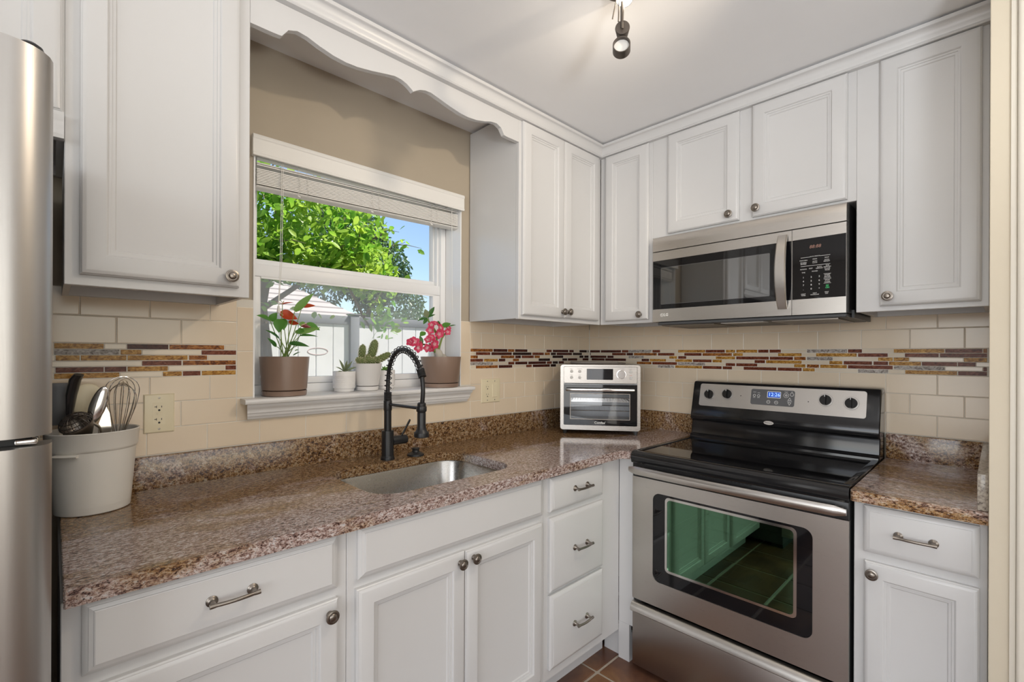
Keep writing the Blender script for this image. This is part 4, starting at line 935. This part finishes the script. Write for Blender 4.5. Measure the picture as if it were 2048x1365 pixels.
for s_, u, z in (('POPCORN', 1.281, 1.6795), ('PIZZA', 1.318, 1.681), ('SOUP', 1.3555, 1.682), ('FROZEN\nENTREE', 1.281, 1.6685), ('AUTO\nCOOK', 1.318, 1.670), ('AUTO\nREHEAT', 1.3555, 1.671), ('POTATO', 1.281, 1.6465), ('KEEP', 1.305, 1.6475), ('AUTO\nDEFROST', 1.3325, 1.6480), ('TIME\nDEFROST', 1.3575, 1.6500), ('CLOCK\nMORE', 1.3575, 1.6385), ('TIME', 1.281, 1.634), ('POWER', 1.318, 1.636), ('START\nENTER', 1.3575, 1.6150), ('STOP\nCLEAR', 1.3575, 1.5955), ('LIGHT\nTIMER', 1.281, 1.5510), ('VENT\nHIGH/LOW', 1.318, 1.5520), ('VENT\nOFF', 1.3555, 1.5530)):
    mk(s_, u, z, .0054 if 'START' not in s_ and 'STOP' not in s_ else .0062)
for i, s_ in enumerate('123456789'): mk(s_, 1.281+(i % 3)*.0255, 1.6155-(i//3)*.0145, .0085)
mk('0', 1.3065, 1.5715, .0085); mk('-', 1.281, 1.570, .008); mk('+', 1.332, 1.572, .008)
mk('EZ\nON', 1.3575, 1.5755, .0075, 'green_ink', bold=.0004)
b = MB()
for z, a, c_ in ((1.690, 1.272, 1.303), (1.690, 1.333, 1.366), (1.6575, 1.272, 1.366)): plate(b, FM, [(a, z), (c_, z), (c_, z+.0010), (a, z+.0010)], [], .0226, .0228)
for z in (1.6225, 1.6070, 1.6030, 1.5875): plate(b, FM, [(1.346, z), (1.369, z), (1.369, z+.0008), (1.346, z+.0008)], [], .0226, .0228)
obj('key_outline', b, M['white_ink'], kp)
b = MB(); b.box(-.39, -.02, -MU1, -MU0-.02, 1.462, 1.4755, .003, 1); un = obj('underside', b, M['greydark'], t)
for u0_, u1_ in ((.70, .93), (1.17, 1.38)):
    b = MB()
    for k in range(14): b.box(-.36+k*.018, -.351+k*.018, -u1_, -u0_, 1.4585, 1.4619)
    b.box(-.372, -.365, -u1_-.006, -u0_+.006, 1.457, 1.4619); b.box(-.10, -.093, -u1_-.006, -u0_+.006, 1.457, 1.4619); b.box(-.365, -.10, -u0_, -u0_+.006, 1.457, 1.4619); b.box(-.365, -.10, -u1_-.006, -u1_, 1.457, 1.4619)
    obj('grease_filter', b, M['nickel'], un)
b = MB(); b.box(-.36, -.30, -1.13, -.96, 1.459, 1.4619); obj('cooktop_lamp', b, M['lamp_off'], un)

# ------------------------------------------------------------------ toaster oven
TO = (-.4114, -.3715, ZK); TR = math.atan2(-.8039, .5947)
t = thing('toaster_oven', 'stainless steel toaster oven standing across the worktop corner', 'toaster oven', TO, TR)
F0 = lambda u, v, w: Vector((u, -w, v))
b = MB(); x0_, x1_ = -.2005, .2015
b.box(x0_, x0_+.014, .004, .31, .024, .355, .006); b.box(x1_-.014, x1_, .004, .31, .024, .355, .006); b.box(x0_+.001, x1_-.001, .004, .31, .343, .357, .006); b.box(x0_+.012, x1_-.012, .004, .31, .024, .036); b.box(x0_+.012, x1_-.012, .30, .31, .036, .343)
plate(b, F0, rrect(x0_, x1_, .0225, .357, .014), [rrect(x0_+.017, x1_-.0155, .0465, .3475, .004)], -.010, .004)
b.box(x0_+.012, x1_-.012, .006, .30, .262, .266)
obj('shell', b, M['steel_t'], t, local=True)
b = MB(); b.box(-.15, .14, .16, .29, .3575, .3655, .003); b.box(-.155, .10, .13, .135, .3575, .372, .002); obj('top_rail', b, M['bronze'], t, local=True)
b = MB(); plate(b, F0, rrect(-.1825, .185, .2665, .346, .004), [], -.012, .0015); tp = obj('control_panel', b, M['steel_t'], t, local=True)
b = MB(); plate(b, F0, rrect(-.0665, .066, .2805, .3365, .002), [], .0016, .0028); obj('display', b, M['blackglass'], tp, local=True)
b = MB(); b.lathe([(.0235, .0016), (.0235, .004), (.0205, .0042), (.0205, .015), (.0195, .0165), (.0001, .0165)], (.107, 0, .3085), '-y', 32); obj('dial', b, M['chrome'], tp, local=True, ang=40)
for x_, z_, lb in ((-.1435, .3225, 'MENU'), (-.102, .3225, 'TEMP/TIME'), (-.1435, .291, 'LIGHT'), (-.102, .291, 'FAN'), (.154, .3225, 'START'), (.154, .291, 'STOP')):
    b = MB(); b.lathe([(.0078, .0016), (.0078, .0022), (.0068, .0024), (.0064, .0055), (.0001, .006)], (x_, 0, z_), '-y', 20); bt = obj('button', b, M['lamp_off'], tp, local=True)
    text('button_label', lb, .0055, lambda x, y, w: F0(x_+x, z_+.0125+y, .0016+w), M['red_ink'] if lb == 'STOP' else M['grey_ink'], tp, local=True)
text('dial_label', 'FUNCTION', .0055, lambda x, y, w: F0(.107+x, .3365+y, .0016+w), M['grey_ink'], tp, local=True)
b = MB(); plate(b, F0, rrect(-.183, .1855, .0475, .256, .003), [rrect(-.151, .151, .0765, .2105, .003)], -.012, .0025); td = obj('door', b, M['blackglass'], t, local=True)
b = MB(); plate(b, F0, rrect(-.151, .151, .0765, .2105, .003), [rrect(-.1485, .1485, .079, .208, .002)], -.006, .0022); obj('window_trim', b, M['nickel'], td, local=True)
b = MB(); plate(b, F0, rrect(-.150, .150, .0775, .2095, .003), [], -.005, -.002); obj('window_glass', b, M['toaster_glass'], td, local=True)
b = MB(); b.box(-.172, .172, -.034, -.024, .2225, .2375, .004); b.box(-.160, -.150, -.026, -.0027, .226, .234); b.box(.150, .160, -.026, -.0027, .226, .234); obj('door_handle', b, M['chrome'], td, local=True)
text('brand_lettering', "Comfee'", .0165, lambda x, y, w: F0(.001+x, .0605+y, .0026+w), M['white_ink'], td, local=True, bold=.0002)
b = MB(); b.box(-.183, .1855, -.0035, .004, .0235, .0460, .002); obj('bottom_trim', b, M['steel_t'], t, local=True)
b = MB(); b.box(-.186, -.180, .012, .298, .04, .26); b.box(.180, .186, .012, .298, .04, .26); b.box(-.18, .18, .29, .298, .04, .26); b.box(-.18, .18, .012, .29, .252, .258); b.box(-.18, .18, .012, .29, .038, .044)
obj('cavity', b, mat('galvanised_cavity', (.62, .62, .63), .4, .3), t, local=True)
b = MB()
for k in range(23): xx = -.16+.32*k/22; b.tube([(xx, .03, .165), (xx, .27, .165)], .0012, 4)
for k in range(17): yy = .03+.24*k/16; b.tube([(-.16, yy, .165), (.16, yy, .165)], .0012, 4)
for yy in (.03, .27): b.tube([(-.165, yy, .185), (.165, yy, .185)], .002, 6)
for k in range(23): xx = -.16+.32*k/22; b.tube([(xx, .03, .165), (xx, .03, .185)], .001, 4)
obj('fry_basket', b, M['chrome'], t, local=True)
b = MB(); b.tube([(-.175, .02, .120), (.175, .02, .120)], .0022, 6); b.tube([(-.175, .27, .120), (.175, .27, .120)], .0022, 6)
for k in range(13): xx = -.16+.32*k/12; b.tube([(xx, .02, .12), (xx, .27, .12)], .0014, 4)
obj('rack', b, M['chrome'], t, local=True)
b = MB(); b.box(-.17, .17, .02, .27, .056, .059); b.box(-.17, .17, .02, .024, .059, .072); obj('crumb_tray', b, M['nickel'], t, local=True)
for x_ in (-.178, .180):
    for y_ in (.02, .28):
        b = MB(); b.lathe([(.008, .0004), (.014, .022), (.014, .0238)], (x_, y_, 0), 'z', 12); obj('foot', b, M['rubber'] if x_ < 0 else M['greydark'], t, local=True)

# ------------------------------------------------------------------ refrigerator
t = thing('refrigerator', 'stainless steel refrigerator at the left edge with curved doors', 'refrigerator', (-2.79, -.45, 0))
b = MB(); b.box(-3.15, -2.452, -.775, -.06, .03, 1.745, .006); obj('body', b, M['greydark'], t)
def fdoor(z0, z1):
    b = MB(); o = [(-3.152, -.778), (-3.152, -.83)]
    o += [(-3.152+.02*(1-cos(a)), -.83-.02*sin(a)) for a in [pi/2*k/5 for k in range(1, 6)]]
    o += [(-3.132+(.655)*k/12, -.85-.024*sin(pi*(k/12)*.96)) for k in range(1, 13)]
    x_e, y_e = o[-1]
    o += [(-2.466, -.8535), (-2.452, -.8500), (-2.440, -.8440), (-2.430, -.8350), (-2.4230, -.8230), (-2.4195, -.8080), (-2.4195, -.778)]
    b.loft([[Vector((x, y, z)) for x, y in o] for z in (z0, z1)])
    return b
fdz = obj('freezer_door', fdoor(1.206, 1.7575), M['steel_v'], t, ang=25)
b = MB(); b.box(-3.14, -2.440, -.815, -.780, 1.1920, 1.2055); obj('door_gasket', b, M['rubber'], t)
b = MB(); b.box(-2.458, -2.434, -.832, -.80, 1.1935, 1.2020, .003); obj('centre_hinge', b, M['chrome'], t)
obj('fridge_door', fdoor(.10, 1.1915), M['steel_v'], t, ang=25)
b = MB(); b.lathe([(.0165, 0), (.0165, .004), (.0145, .010), (.009, .0140), (.0001, .0155)], (-2.4445, -.815, 1.758), 'z', 24); obj('hinge_cover', b, M['blackm'], t)
b = MB(); b.box(-3.13, -2.47, -.77, -.70, 0.0005, .095); obj('toe_grille', b, M['rubber'], t)

# ------------------------------------------------------------------ utensil crock and utensils
cc = (-2.341, -.128)
t = thing('utensil_crock', 'white plastic tub beside the refrigerator full of utensils', 'utensil tub', (cc[0], cc[1], ZK))
b = MB(); b.lathe([(.073, 0), (.0765, .002), (.0775, .006), (.0875, .158), (.0905, .160), (.0930, .166), (.0955, .204), (.0970, .2065), (.0955, .2085), (.0925, .2065), (.0895, .165), (.0775, .008), (.0001, .008)], (cc[0], cc[1], ZK+.0004), 'z', 48); obj('tub', b, M['crock'], t, ang=40)
b = MB(); b.loft([[Vector((cc[0]+r*cos(a), cc[1]+r*sin(a), ZK+h)) for r, h in ((.086, .1500), (.1005, .1515), (.1035, .155), (.1005, .1575), (.086, .1590))] for a in [radians(217+k*4) for k in range(9)]]); obj('lug', b, M['crock'], t)
# balloon whisk
t = thing('balloon_whisk', 'steel balloon whisk standing in the white utensil tub', 'whisk', (-2.285, -.125, ZK+.012))
wt = Vector((.06, -.02, 1)).normalized(); wu = Vector((.96, .2, -.05)).normalized(); wu = (wu-wt*wu.dot(wt)).normalized(); wv = wt.cross(wu); wb = Vector((-2.2905, -.123, 1.082)); 
b = MB(); b.tube([Vector((-2.2985, -.1215, ZK+.014)), wb], [.009, .0075], 12); obj('handle', b, M['chrome'], t)
for k in range(7):
    a = pi*k/7; dr_ = wu*cos(a)+wv*sin(a); R_ = .0375-.0012*k; H_ = .178-.004*k; pts = []
    for i in range(33):
        th = -pi/2+pi*i/32; s_ = sin(th)
        # loop profile: narrow at the handle, wide near the top
        q = abs(i-16)/16; h = H_*(1-q**1.55) ; w = R_*sin(pi*min(1, (h/H_)**1.25*.62+.02)) if h/H_ < .8 else R_*math.sqrt(max(0, 1-((h/H_-.8)/.2)**2))*sin(pi*(.8**1.25*.62+.02))
        pts.append(wb+wt*h+dr_*(w+.004*(1-h/H_))*(1 if i > 16 else -1))
    b = MB(); b.tube(pts, .0010, 6); obj('wire', b, M['chrome'], t)
# black turner with a bent strip handle
t = thing('black_tongs', 'bent shiny black utensil handle at the back of the white tub', 'utensil', (-2.375, -.12, ZK+.012))
b = MB(); pts = [(-2.368, -.122, ZK+.016), (-2.378, -.125, 1.10), (-2.387, -.127, 1.17), (-2.384, -.128, 1.215), (-2.377, -.134, 1.255), (-2.370, -.140, 1.268)]
b.tube(pts, [.006, .007, .010, .015, .0165, .014], 12, rb=.45); obj('handle', b, M['black'], t, ang=50)
# dark grey spatula
t = thing('spatula', 'dark grey spatula head leaning next to the refrigerator in the tub', 'spatula', (-2.39, -.10, ZK+.012))
b = MB(); b.tube([(-2.375, -.088, ZK+.016), (-2.397, -.084, 1.14)], .0055, 10); obj('handle', b, M['greydark'], t)
b = MB(); b.box(-2.430, -2.378, -.0860, -.0805, 1.135, 1.245, .002); obj('head', b, M['greyframe'], t)
# ivory spoon behind
t = thing('serving_spoon', 'ivory plastic serving spoon behind the black handle in the tub', 'spoon', (-2.35, -.075, ZK+.012))
b = MB(); b.tube([(-2.345, -.070, ZK+.016), (-2.350, -.062, 1.15)], .005, 10); obj('handle', b, M['ivory'], t)
b = MB(); b.ball((-2.350, -.058, 1.195), .036, 20, 12, (1, .16, 1.25)); obj('bowl', b, M['ivory'], t)
# steel spoon and slotted server
t = thing('steel_spoon', 'polished steel ladle with a curved handle leaning in the tub', 'ladle', (-2.335, -.165, ZK+.012))
b = MB(); b.tube([(-2.318, -.150, ZK+.016), (-2.322, -.160, 1.10), (-2.332, -.170, 1.132), (-2.345, -.178, 1.145)], .0032, 8); obj('handle', b, M['chrome'], t)
b = MB(); b.ball((-2.334, -.172, 1.190), .022, 18, 12, (.78, .30, 2.25), Matrix.Rotation(radians(16), 3, 'Y')); obj('bowl', b, M['chrome'], t)
t = thing('cake_server', 'flat steel server blade leaning in the front of the tub', 'server', (-2.31, -.150, ZK+.012))
b = MB(); b.tube([(-2.320, -.135, ZK+.016), (-2.325, -.150, 1.09)], .005, 8); obj('handle', b, M['chrome'], t)
b = MB(); bl = [(-2.336, 1.085), (-2.312, 1.085), (-2.3065, 1.125), (-2.3105, 1.165), (-2.318, 1.185), (-2.332, 1.140)]
b.prism(bl, -.1555, -.1540, lambda p_, q_, t_: Vector((p_, t_, q_))); obj('blade', b, M['chrome'], t)
# wire skimmer with perforated basket
t = thing('wire_skimmer', 'dark wire skimmer with a mesh basket leaning left in the tub', 'skimmer', (-2.36, -.15, ZK+.012))
b = MB(); b.tube([(-2.352, -.158, ZK+.016), (-2.362, -.176, 1.10)], [.006, .006], 10); obj('handle', b, M['bark'], t)
rg = random.Random(3); b = MB(); ctr = Vector((-2.376, -.186, 1.146)); ax_ = Vector((-.45, -.35, .82)).normalized(); U = Vector((.85, 0, .45)); U = (U-ax_*U.dot(ax_)).normalized(); V = ax_.cross(U)
for k in range(10):
    a = pi*k/10; d_ = U*cos(a)+V*sin(a)
    b.tube([ctr+d_*(.034*cos(q))+ax_*(.026*sin(q)) for q in [pi*i/14 for i in range(15)]], .0011, 5)
for h in (.0, .009, .017, .023):
    r_ = .034*math.sqrt(max(.05, 1-(h/.026)**2)); b.tube([ctr+(U*cos(q)+V*sin(q))*r_+ax_*h for q in [2*pi*i/24 for i in range(25)]], .0012, 5)
obj('basket', b, M['bronze'], t)
b = MB(); b.lathe([(.034, 0), (.034, -.003), (.026, -.022), (.012, -.044), (.010, -.048)], ctr, ax_, 24, False, True); obj('ferrule', b, M['nickel'], t)

# ------------------------------------------------------------------ wall outlets
def outlet_socket(mb, F, u, z, gf=True):
    def r_(a, c_, e, f): plate(mb, F, [(u+a, z+e), (u+c_, z+e), (u+c_, z+f), (u+a, z+f)], [], .0068, .0073)
    r_(-.0075, -.0060, -.0035, .0035)
    if gf: r_(-.0120, -.0075, -.0008, .0008)
    r_(.0052, .0068, -.0028, .0028)
    plate(mb, F, [(u+.0030*cos(a), z-.0105+.0030*sin(a)) for a in [2*pi*i/12 for i in range(12)]], [], .0068, .0073)
t = thing('wall_outlet', 'ivory single outlet plate on the tiles left of the window', 'outlet', (-2.1845, 0, 1.139))
b = MB(); b.front(fa, -2.2230, -2.1460, 1.0805, 1.1985, [(0, .0003), (.0005, .003), (.003, .0055), (.006, .0062)]); pl_ = obj('cover_plate', b, M['ivory'], t, ang=20)
b = MB(); plate(b, fa, rrect(-2.2015, -2.1685, 1.1055, 1.1735, .003), [], .0058, .0067); rc = obj('receptacle', b, M['ivory'], t)
b = MB()
for z in (1.160, 1.122): outlet_socket(b, fa, -2.185, z)
obj('slots', b, M['slot'], rc)
b = MB(); plate(b, fa, [(-2.190, 1.1365), (-2.176, 1.1365), (-2.176, 1.1405), (-2.190, 1.1405)], [], .0068, .0080); plate(b, fa, [(-2.190, 1.1420), (-2.176, 1.1420), (-2.176, 1.1460), (-2.190, 1.1460)], [], .0068, .0080); obj('test_button', b, M['ivory'], rc)
for z in (1.187, 1.0925):
    b = MB(); b.lathe([(.0032, .0060), (.0030, .0070), (.0001, .0072)], fa(-2.185, z, 0), '-y', 12); obj('screw', b, M['nickel'], pl_)
t = thing('wall_outlet', 'ivory double plate with outlet and rocker switch on the tiles right of the window', 'outlet', (-.8295, 0, 1.139))
b = MB(); b.front(fa, -.8925, -.7665, 1.0800, 1.1990, [(0, .0003), (.0005, .003), (.003, .0055), (.006, .0062)]); pl_ = obj('cover_plate', b, M['ivory'], t, ang=20)
b = MB(); plate(b, fa, rrect(-.871, -.838, 1.1055, 1.1735, .012), [], .0058, .0068); rc = obj('receptacle', b, M['ivory'], t)
b = MB()
for z in (1.160, 1.122): outlet_socket(b, fa, -.8545, z, False)
obj('slots', b, M['slot'], rc)
b = MB(); b.front(fa, -.8215, -.7885, 1.1055, 1.1735, [(0, .0060), (.001, .0075), (.002, .0085)]); obj('rocker_switch', b, M['ivory'], t)
for u in (-.8545, -.805):
    for z in (1.187, 1.0925):
        b = MB(); b.lathe([(.0028, .0060), (.0026, .0068), (.0001, .0070)], fa(u, z, 0), '-y', 12); obj('screw', b, M['nickel'], pl_)

# ------------------------------------------------------------------ ceiling spot fixture
lx, ly = -1.240, -1.030
t = thing('ceiling_spotlight', 'brushed metal ceiling spotlight fixture with adjustable lamp heads', 'ceiling light', (lx, ly, CEIL))
b = MB(); b.lathe([(.055, -.0005), (.055, -.018), (.050, -.022), (.0001, -.022)], (lx, ly, CEIL), 'z', 32); b.tube([(lx, ly, 2.385), (lx, ly, 2.27)], .0045, 8); obj('canopy', b, M['bronze'], t)
b = MB(); b.tube([(lx-.012, ly, 2.385), (lx-.012, ly+.004, 2.285)], .0022, 6); b.tube([(lx+.006, ly-.004, 2.385), (lx+.004, ly, 2.285)], .0022, 6); b.tube([(lx-.020, ly+.006, 2.345), (lx-.030, ly+.012, 2.288)], .0022, 6); obj('stem', b, M['nickel'], t)
# dark lower head: a tapered can with its flat back turned to the room, and a ring with a frosted lens below it
ax1 = Vector((.80, .53, .02)).normalized(); p1 = Vector((-1.2400, -1.0320, 2.272))
b = MB(); b.lathe([(.0001, .0), (.0195, .0), (.0210, .003), (.0135, .052), (.0120, .062), (.0001, .062)], p1, ax1, 28); h = obj('lamp_head', b, M['bronze'], t, ang=40)
b = MB(); b.tube([p1-ax1*.001+Vector((0, 0, .004)), p1-ax1*.010+Vector((0, 0, .007)), p1-ax1*.012+Vector((0, 0, -.012))], .0028, 8); obj('tilt_lever', b, M['nickel'], h)
ax2 = Vector((-.80, -.52, .10)).normalized(); p2 = Vector((-1.2360, -1.0265, 2.219))
b = MB(); b.lathe([(.0225, .012), (.0250, .012), (.0255, -.016), (.0225, -.016), (.0215, .0), (.0225, .012)], p2, ax2, 32, False, False); h2 = obj('lamp_ring', b, M['bronze'], t, ang=40)
b = MB(); b.lathe([(.0218, -.006), (.0218, .002), (.0001, .0035)], p2, ax2, 28); obj('lens', b, M['lamp_off'], h2)
b = MB(); b.tube([p1+ax1*.058, p1+ax1*.05+Vector((-.01, -.006, -.028)), p2+Vector((0, 0, .024))], .004, 8); obj('lamp_arm', b, M['bronze'], h2)
# lit upper head
ax3 = Vector((-.62, -.25, -.50)).normalized(); p3 = Vector((-1.236, -1.038, 2.360))
b = MB(); b.lathe([(.0001, -.045), (.016, -.045), (.022, -.030), (.026, .012), (.0245, .012)], p3, ax3, 28, True, False); h3 = obj('lamp_head', b, M['nickel'], t, ang=40)
b = MB(); b.lathe([(.0245, .004), (.0245, .011), (.0001, .013)], p3, ax3, 28); obj('bulb', b, M['lamp_on'], h3)

# ------------------------------------------------------------------ outside the window
b = MB(); b.box(-12, 14, .3, 16, -.25, -.15); struct('ground', b, M['ground'])
b = MB(); b.box(-6, 2, .22, .90, 2.46, 2.52); b.box(-6, 2, .88, .92, 2.40, 2.52); struct('eave_sun_block', b, M['trim'])  # unseen eave, added to keep direct sun out of the window
t = thing('garden_fence', 'pale panelled garden fence with grey top rail outside the window', 'fence', (0, 4, -.15))
posts = [-3.3, -1.45, .365, 2.22, 4.05]
for xa, xb in zip(posts[:-1], posts[1:]):
    b = MB(); n = 8; w_ = (xb-xa-.12)/n
    for k in range(n): b.box(xa+.06+k*w_+.004, xa+.06+(k+1)*w_-.004, 4.0, 4.022, -.10, 1.70, .004, 1)
    b.box(xa+.06, xb-.06, 4.010, 4.018, -.1, 1.7)
    pn_ = obj('panel', b, M['fence'], t)
    b = MB(); b.box(xa+.055, xb-.055, 3.985, 4.035, 1.69, 1.80, .006); obj('top_rail', b, M['fence_cap'], pn_)
for x_ in posts:
    b = MB(); b.box(x_-.06, x_+.06, 3.96, 4.06, -.15, 1.815, .006); b.box(x_-.07, x_+.07, 3.95, 4.07, 1.815, 1.83, .004); obj('post', b, M['fence_cap'], t)
b = MB()
plate(b, lambda u, v, w: Vector((u, 3.9985-w, v)), [(-.095+.125*cos(2*pi*i/40), 1.347+.045*sin(2*pi*i/40)) for i in range(40)], [[(-.095+.119*cos(2*pi*i/40), 1.347+.039*sin(2*pi*i/40)) for i in range(40)]], 0, .002)
tag(obj('fence_oval', b, mat('pale_red', (.55, .36, .36), .6), loc=(-.095, 3.9975, 1.347)), 'faint oval outline mark on the pale fence', 'mark')  # thin pale-red oval ring set on the fence boards
# neighbour house with a shingled hip roof
t = thing('neighbour_house', 'neighbouring house with grey shingled roof behind the fence', 'house', (-1, 9, -.15))
b = MB(); b.box(-6, 1.75, 6.4, 9.2, -.15, 1.70); obj('wall', b, M['fence'], t)
b = MB(); n = 16
for k in range(n):
    q0, q1 = k/n, (k+1)/n; y0_, y1_ = 6+3.2*q0, 6+3.2*q1; z0_, z1_ = 1.72+1.75*q0, 1.72+1.75*q1; xr0, xr1 = 2.15-2.6*q0, 2.15-2.6*q1
    b.loft([[Vector((-6.4, y0_, z0_)), Vector((-6.4, y1_, z1_+.0)), Vector((-6.4, y1_, z1_-.03)), Vector((-6.4, y0_, z0_-.03))], [Vector((xr0, y0_, z0_)), Vector((xr1, y1_, z1_)), Vector((xr1, y1_, z1_-.03)), Vector((xr0, y0_, z0_-.03))]])
    b.box(-6.4, xr0, y0_-.004, y0_+.02, z0_-.006, z0_+.022)
obj('roof', b, M['shingle'], t)
def fast_leaves(name, items, m, parent):
    V, F_ = [], []
    for p_, d_, nm, ln, w in items:
        sd = d_.cross(nm).normalized(); k = len(V)
        V += [p_, p_+d_*ln*.35+sd*w*.5+nm*w*.12, p_+d_*ln*.75+sd*w*.42+nm*w*.12, p_+d_*ln, p_+d_*ln*.75-sd*w*.42+nm*w*.12, p_+d_*ln*.35-sd*w*.5+nm*w*.12]
        F_ += [(k, k+1, k+2, k+3), (k, k+3, k+4, k+5)]
    off = root_loc(parent); me = bpy.data.meshes.new(name); me.from_pydata([v-off for v in V], [], F_); me.materials.append(m); me.polygons.foreach_set('use_smooth', [True]*len(F_))
    o = bpy.data.objects.new(name, me); COL.objects.link(o); o.parent = parent; return o
def rv(r): 
    while True:
        v = Vector((r.uniform(-1, 1), r.uniform(-1, 1), r.uniform(-1, 1)))
        if .05 < v.length < 1: return v
r = random.Random(11)
t = thing('broadleaf_tree', 'bright green broad-leaved tree close outside the window', 'tree', (-.9, 3.3, -.15))
b = MB(); b.tube([(-.9, 3.3, -.15), (-.85, 3.3, .9), (-.95, 3.25, 1.8), (-.8, 3.2, 2.8)], [.07, .06, .05, .03], 8)
b.tube([(-.95, 3.25, 1.75), (-.3, 3.0, 2.3), (.1, 2.8, 2.6)], [.03, .02, .01], 6); b.tube([(-.93, 3.25, 1.6), (-1.3, 2.9, 2.3), (-1.5, 2.8, 2.9)], [.03, .02, .01], 6)
b.tube([(.28, 3.0, 2.10), (.02, 3.05, 1.72)], [.010, .013], 6); b.tube([(-.30, 3.0, 2.25), (.02, 3.05, 1.72), (.10, 3.05, 1.60)], [.012, .013, .012], 6)
twigs = []
for k in range(46):
    p_ = Vector((r.uniform(-1.5, .35), r.uniform(2.5, 3.3), r.uniform(2.02, 2.9))); e = p_+Vector((r.uniform(-.2, .3), r.uniform(-.3, .1), r.uniform(-.1, .3))); twigs.append((p_, e)); b.tube([p_, (p_+e)/2+Vector((0, 0, .02)), e], [.006, .004, .002], 5)
obj('trunk', b, M['bark'], t)
items = []
def lf(p_, s_=1.0):
    d_ = (rv(r)+Vector((.1, -.35, .25))).normalized(); nm = (rv(r)*.8+Vector((0, -.4, .8))).normalized(); items.append((p_, d_, nm, r.uniform(.07, .125)*s_, r.uniform(.036, .060)*s_))
for cx_, cy_, cz_, rx_, ry_, rz_, n in [(-1.25, 2.9, 2.50, .55, .5, .58, 900), (-.65, 2.9, 2.48, .6, .5, .55, 900), (-1.35, 2.8, 2.14, .42, .4, .24, 460), (-.75, 2.85, 2.17, .5, .4, .20, 480), (-.15, 2.9, 2.20, .42, .4, .26, 460), (-.25, 3.1, 2.55, .50, .5, .46, 640), (.12, 2.95, 2.05, .22, .3, .24, 130)]:
    for _ in range(n):
        v = rv(r); v = v.normalized()*(v.length**.55); lf(Vector((cx_+v.x*rx_, cy_+v.y*ry_, cz_+v.z*rz_)))
for p_, e in twigs:
    for _ in range(7): lf(p_.lerp(e, r.random())+rv(r)*.05)
for cx_, cz_, n in [(-1.08, 1.76, 9), (-.9, 1.74, 8), (-.45, 1.70, 4), (-.15, 1.72, 5), (.15, 1.72, 26), (.30, 1.66, 20), (.22, 1.58, 10), (.05, 1.62, 6)]:
    for _ in range(n): lf(Vector((cx_, 2.95, cz_))+rv(r)*.13)
fl_ = fast_leaves('foliage', items, M['treeleaf'], t)
def bigtree(name, lab, base_, blobs, leafm_, ls_, seed):
    rr_ = random.Random(seed); t_ = thing(name, lab, 'tree', base_)
    bb = MB(); bb.tube([base_, (base_[0], base_[1], base_[2]+1.6), (base_[0]+.1, base_[1], base_[2]+3.2)], [.12, .09, .04], 8); obj('trunk', bb, M['bark'], t_)
    it = []
    for cx_, cy_, cz_, rx_, rz_, n in blobs:
        for _ in range(n):
            v = rv(rr_); v = v.normalized()*(v.length**.5); d_ = (rv(rr_)+Vector((0, 0, -.5))).normalized(); it.append((Vector((cx_+v.x*rx_, cy_+v.y*rx_, cz_+v.z*rz_)), d_, rv(rr_).normalized(), rr_.uniform(.6, 1.2)*ls_, rr_.uniform(.3, .5)*ls_))
    fast_leaves('foliage', it, leafm_, t_)
bigtree('evergreen_tree', 'tall dark fine-leaved tree further back right of the broad-leaved tree', (4.8, 12.3, -.15), [(4.2, 12.3, 5.0, 1.1, 1.15, 3200), (4.95, 12.3, 4.0, 1.25, 1.15, 3600), (5.6, 12.3, 3.0, 1.15, .85, 2200), (3.1, 12.6, 4.2, 1.3, 1.8, 3000)], M['treeleaf_d'], .15, 4)
bigtree('hedge_shrub', 'pale green shrub above the fence at the right end of the view', (4.6, 7.0, -.15), [(4.3, 7.2, 1.9, .9, .5, 1500), (3.3, 7.4, 1.9, .6, .45, 1000)], M['treeleaf_d'], .08, 8)
bpy.context.view_layer.update()
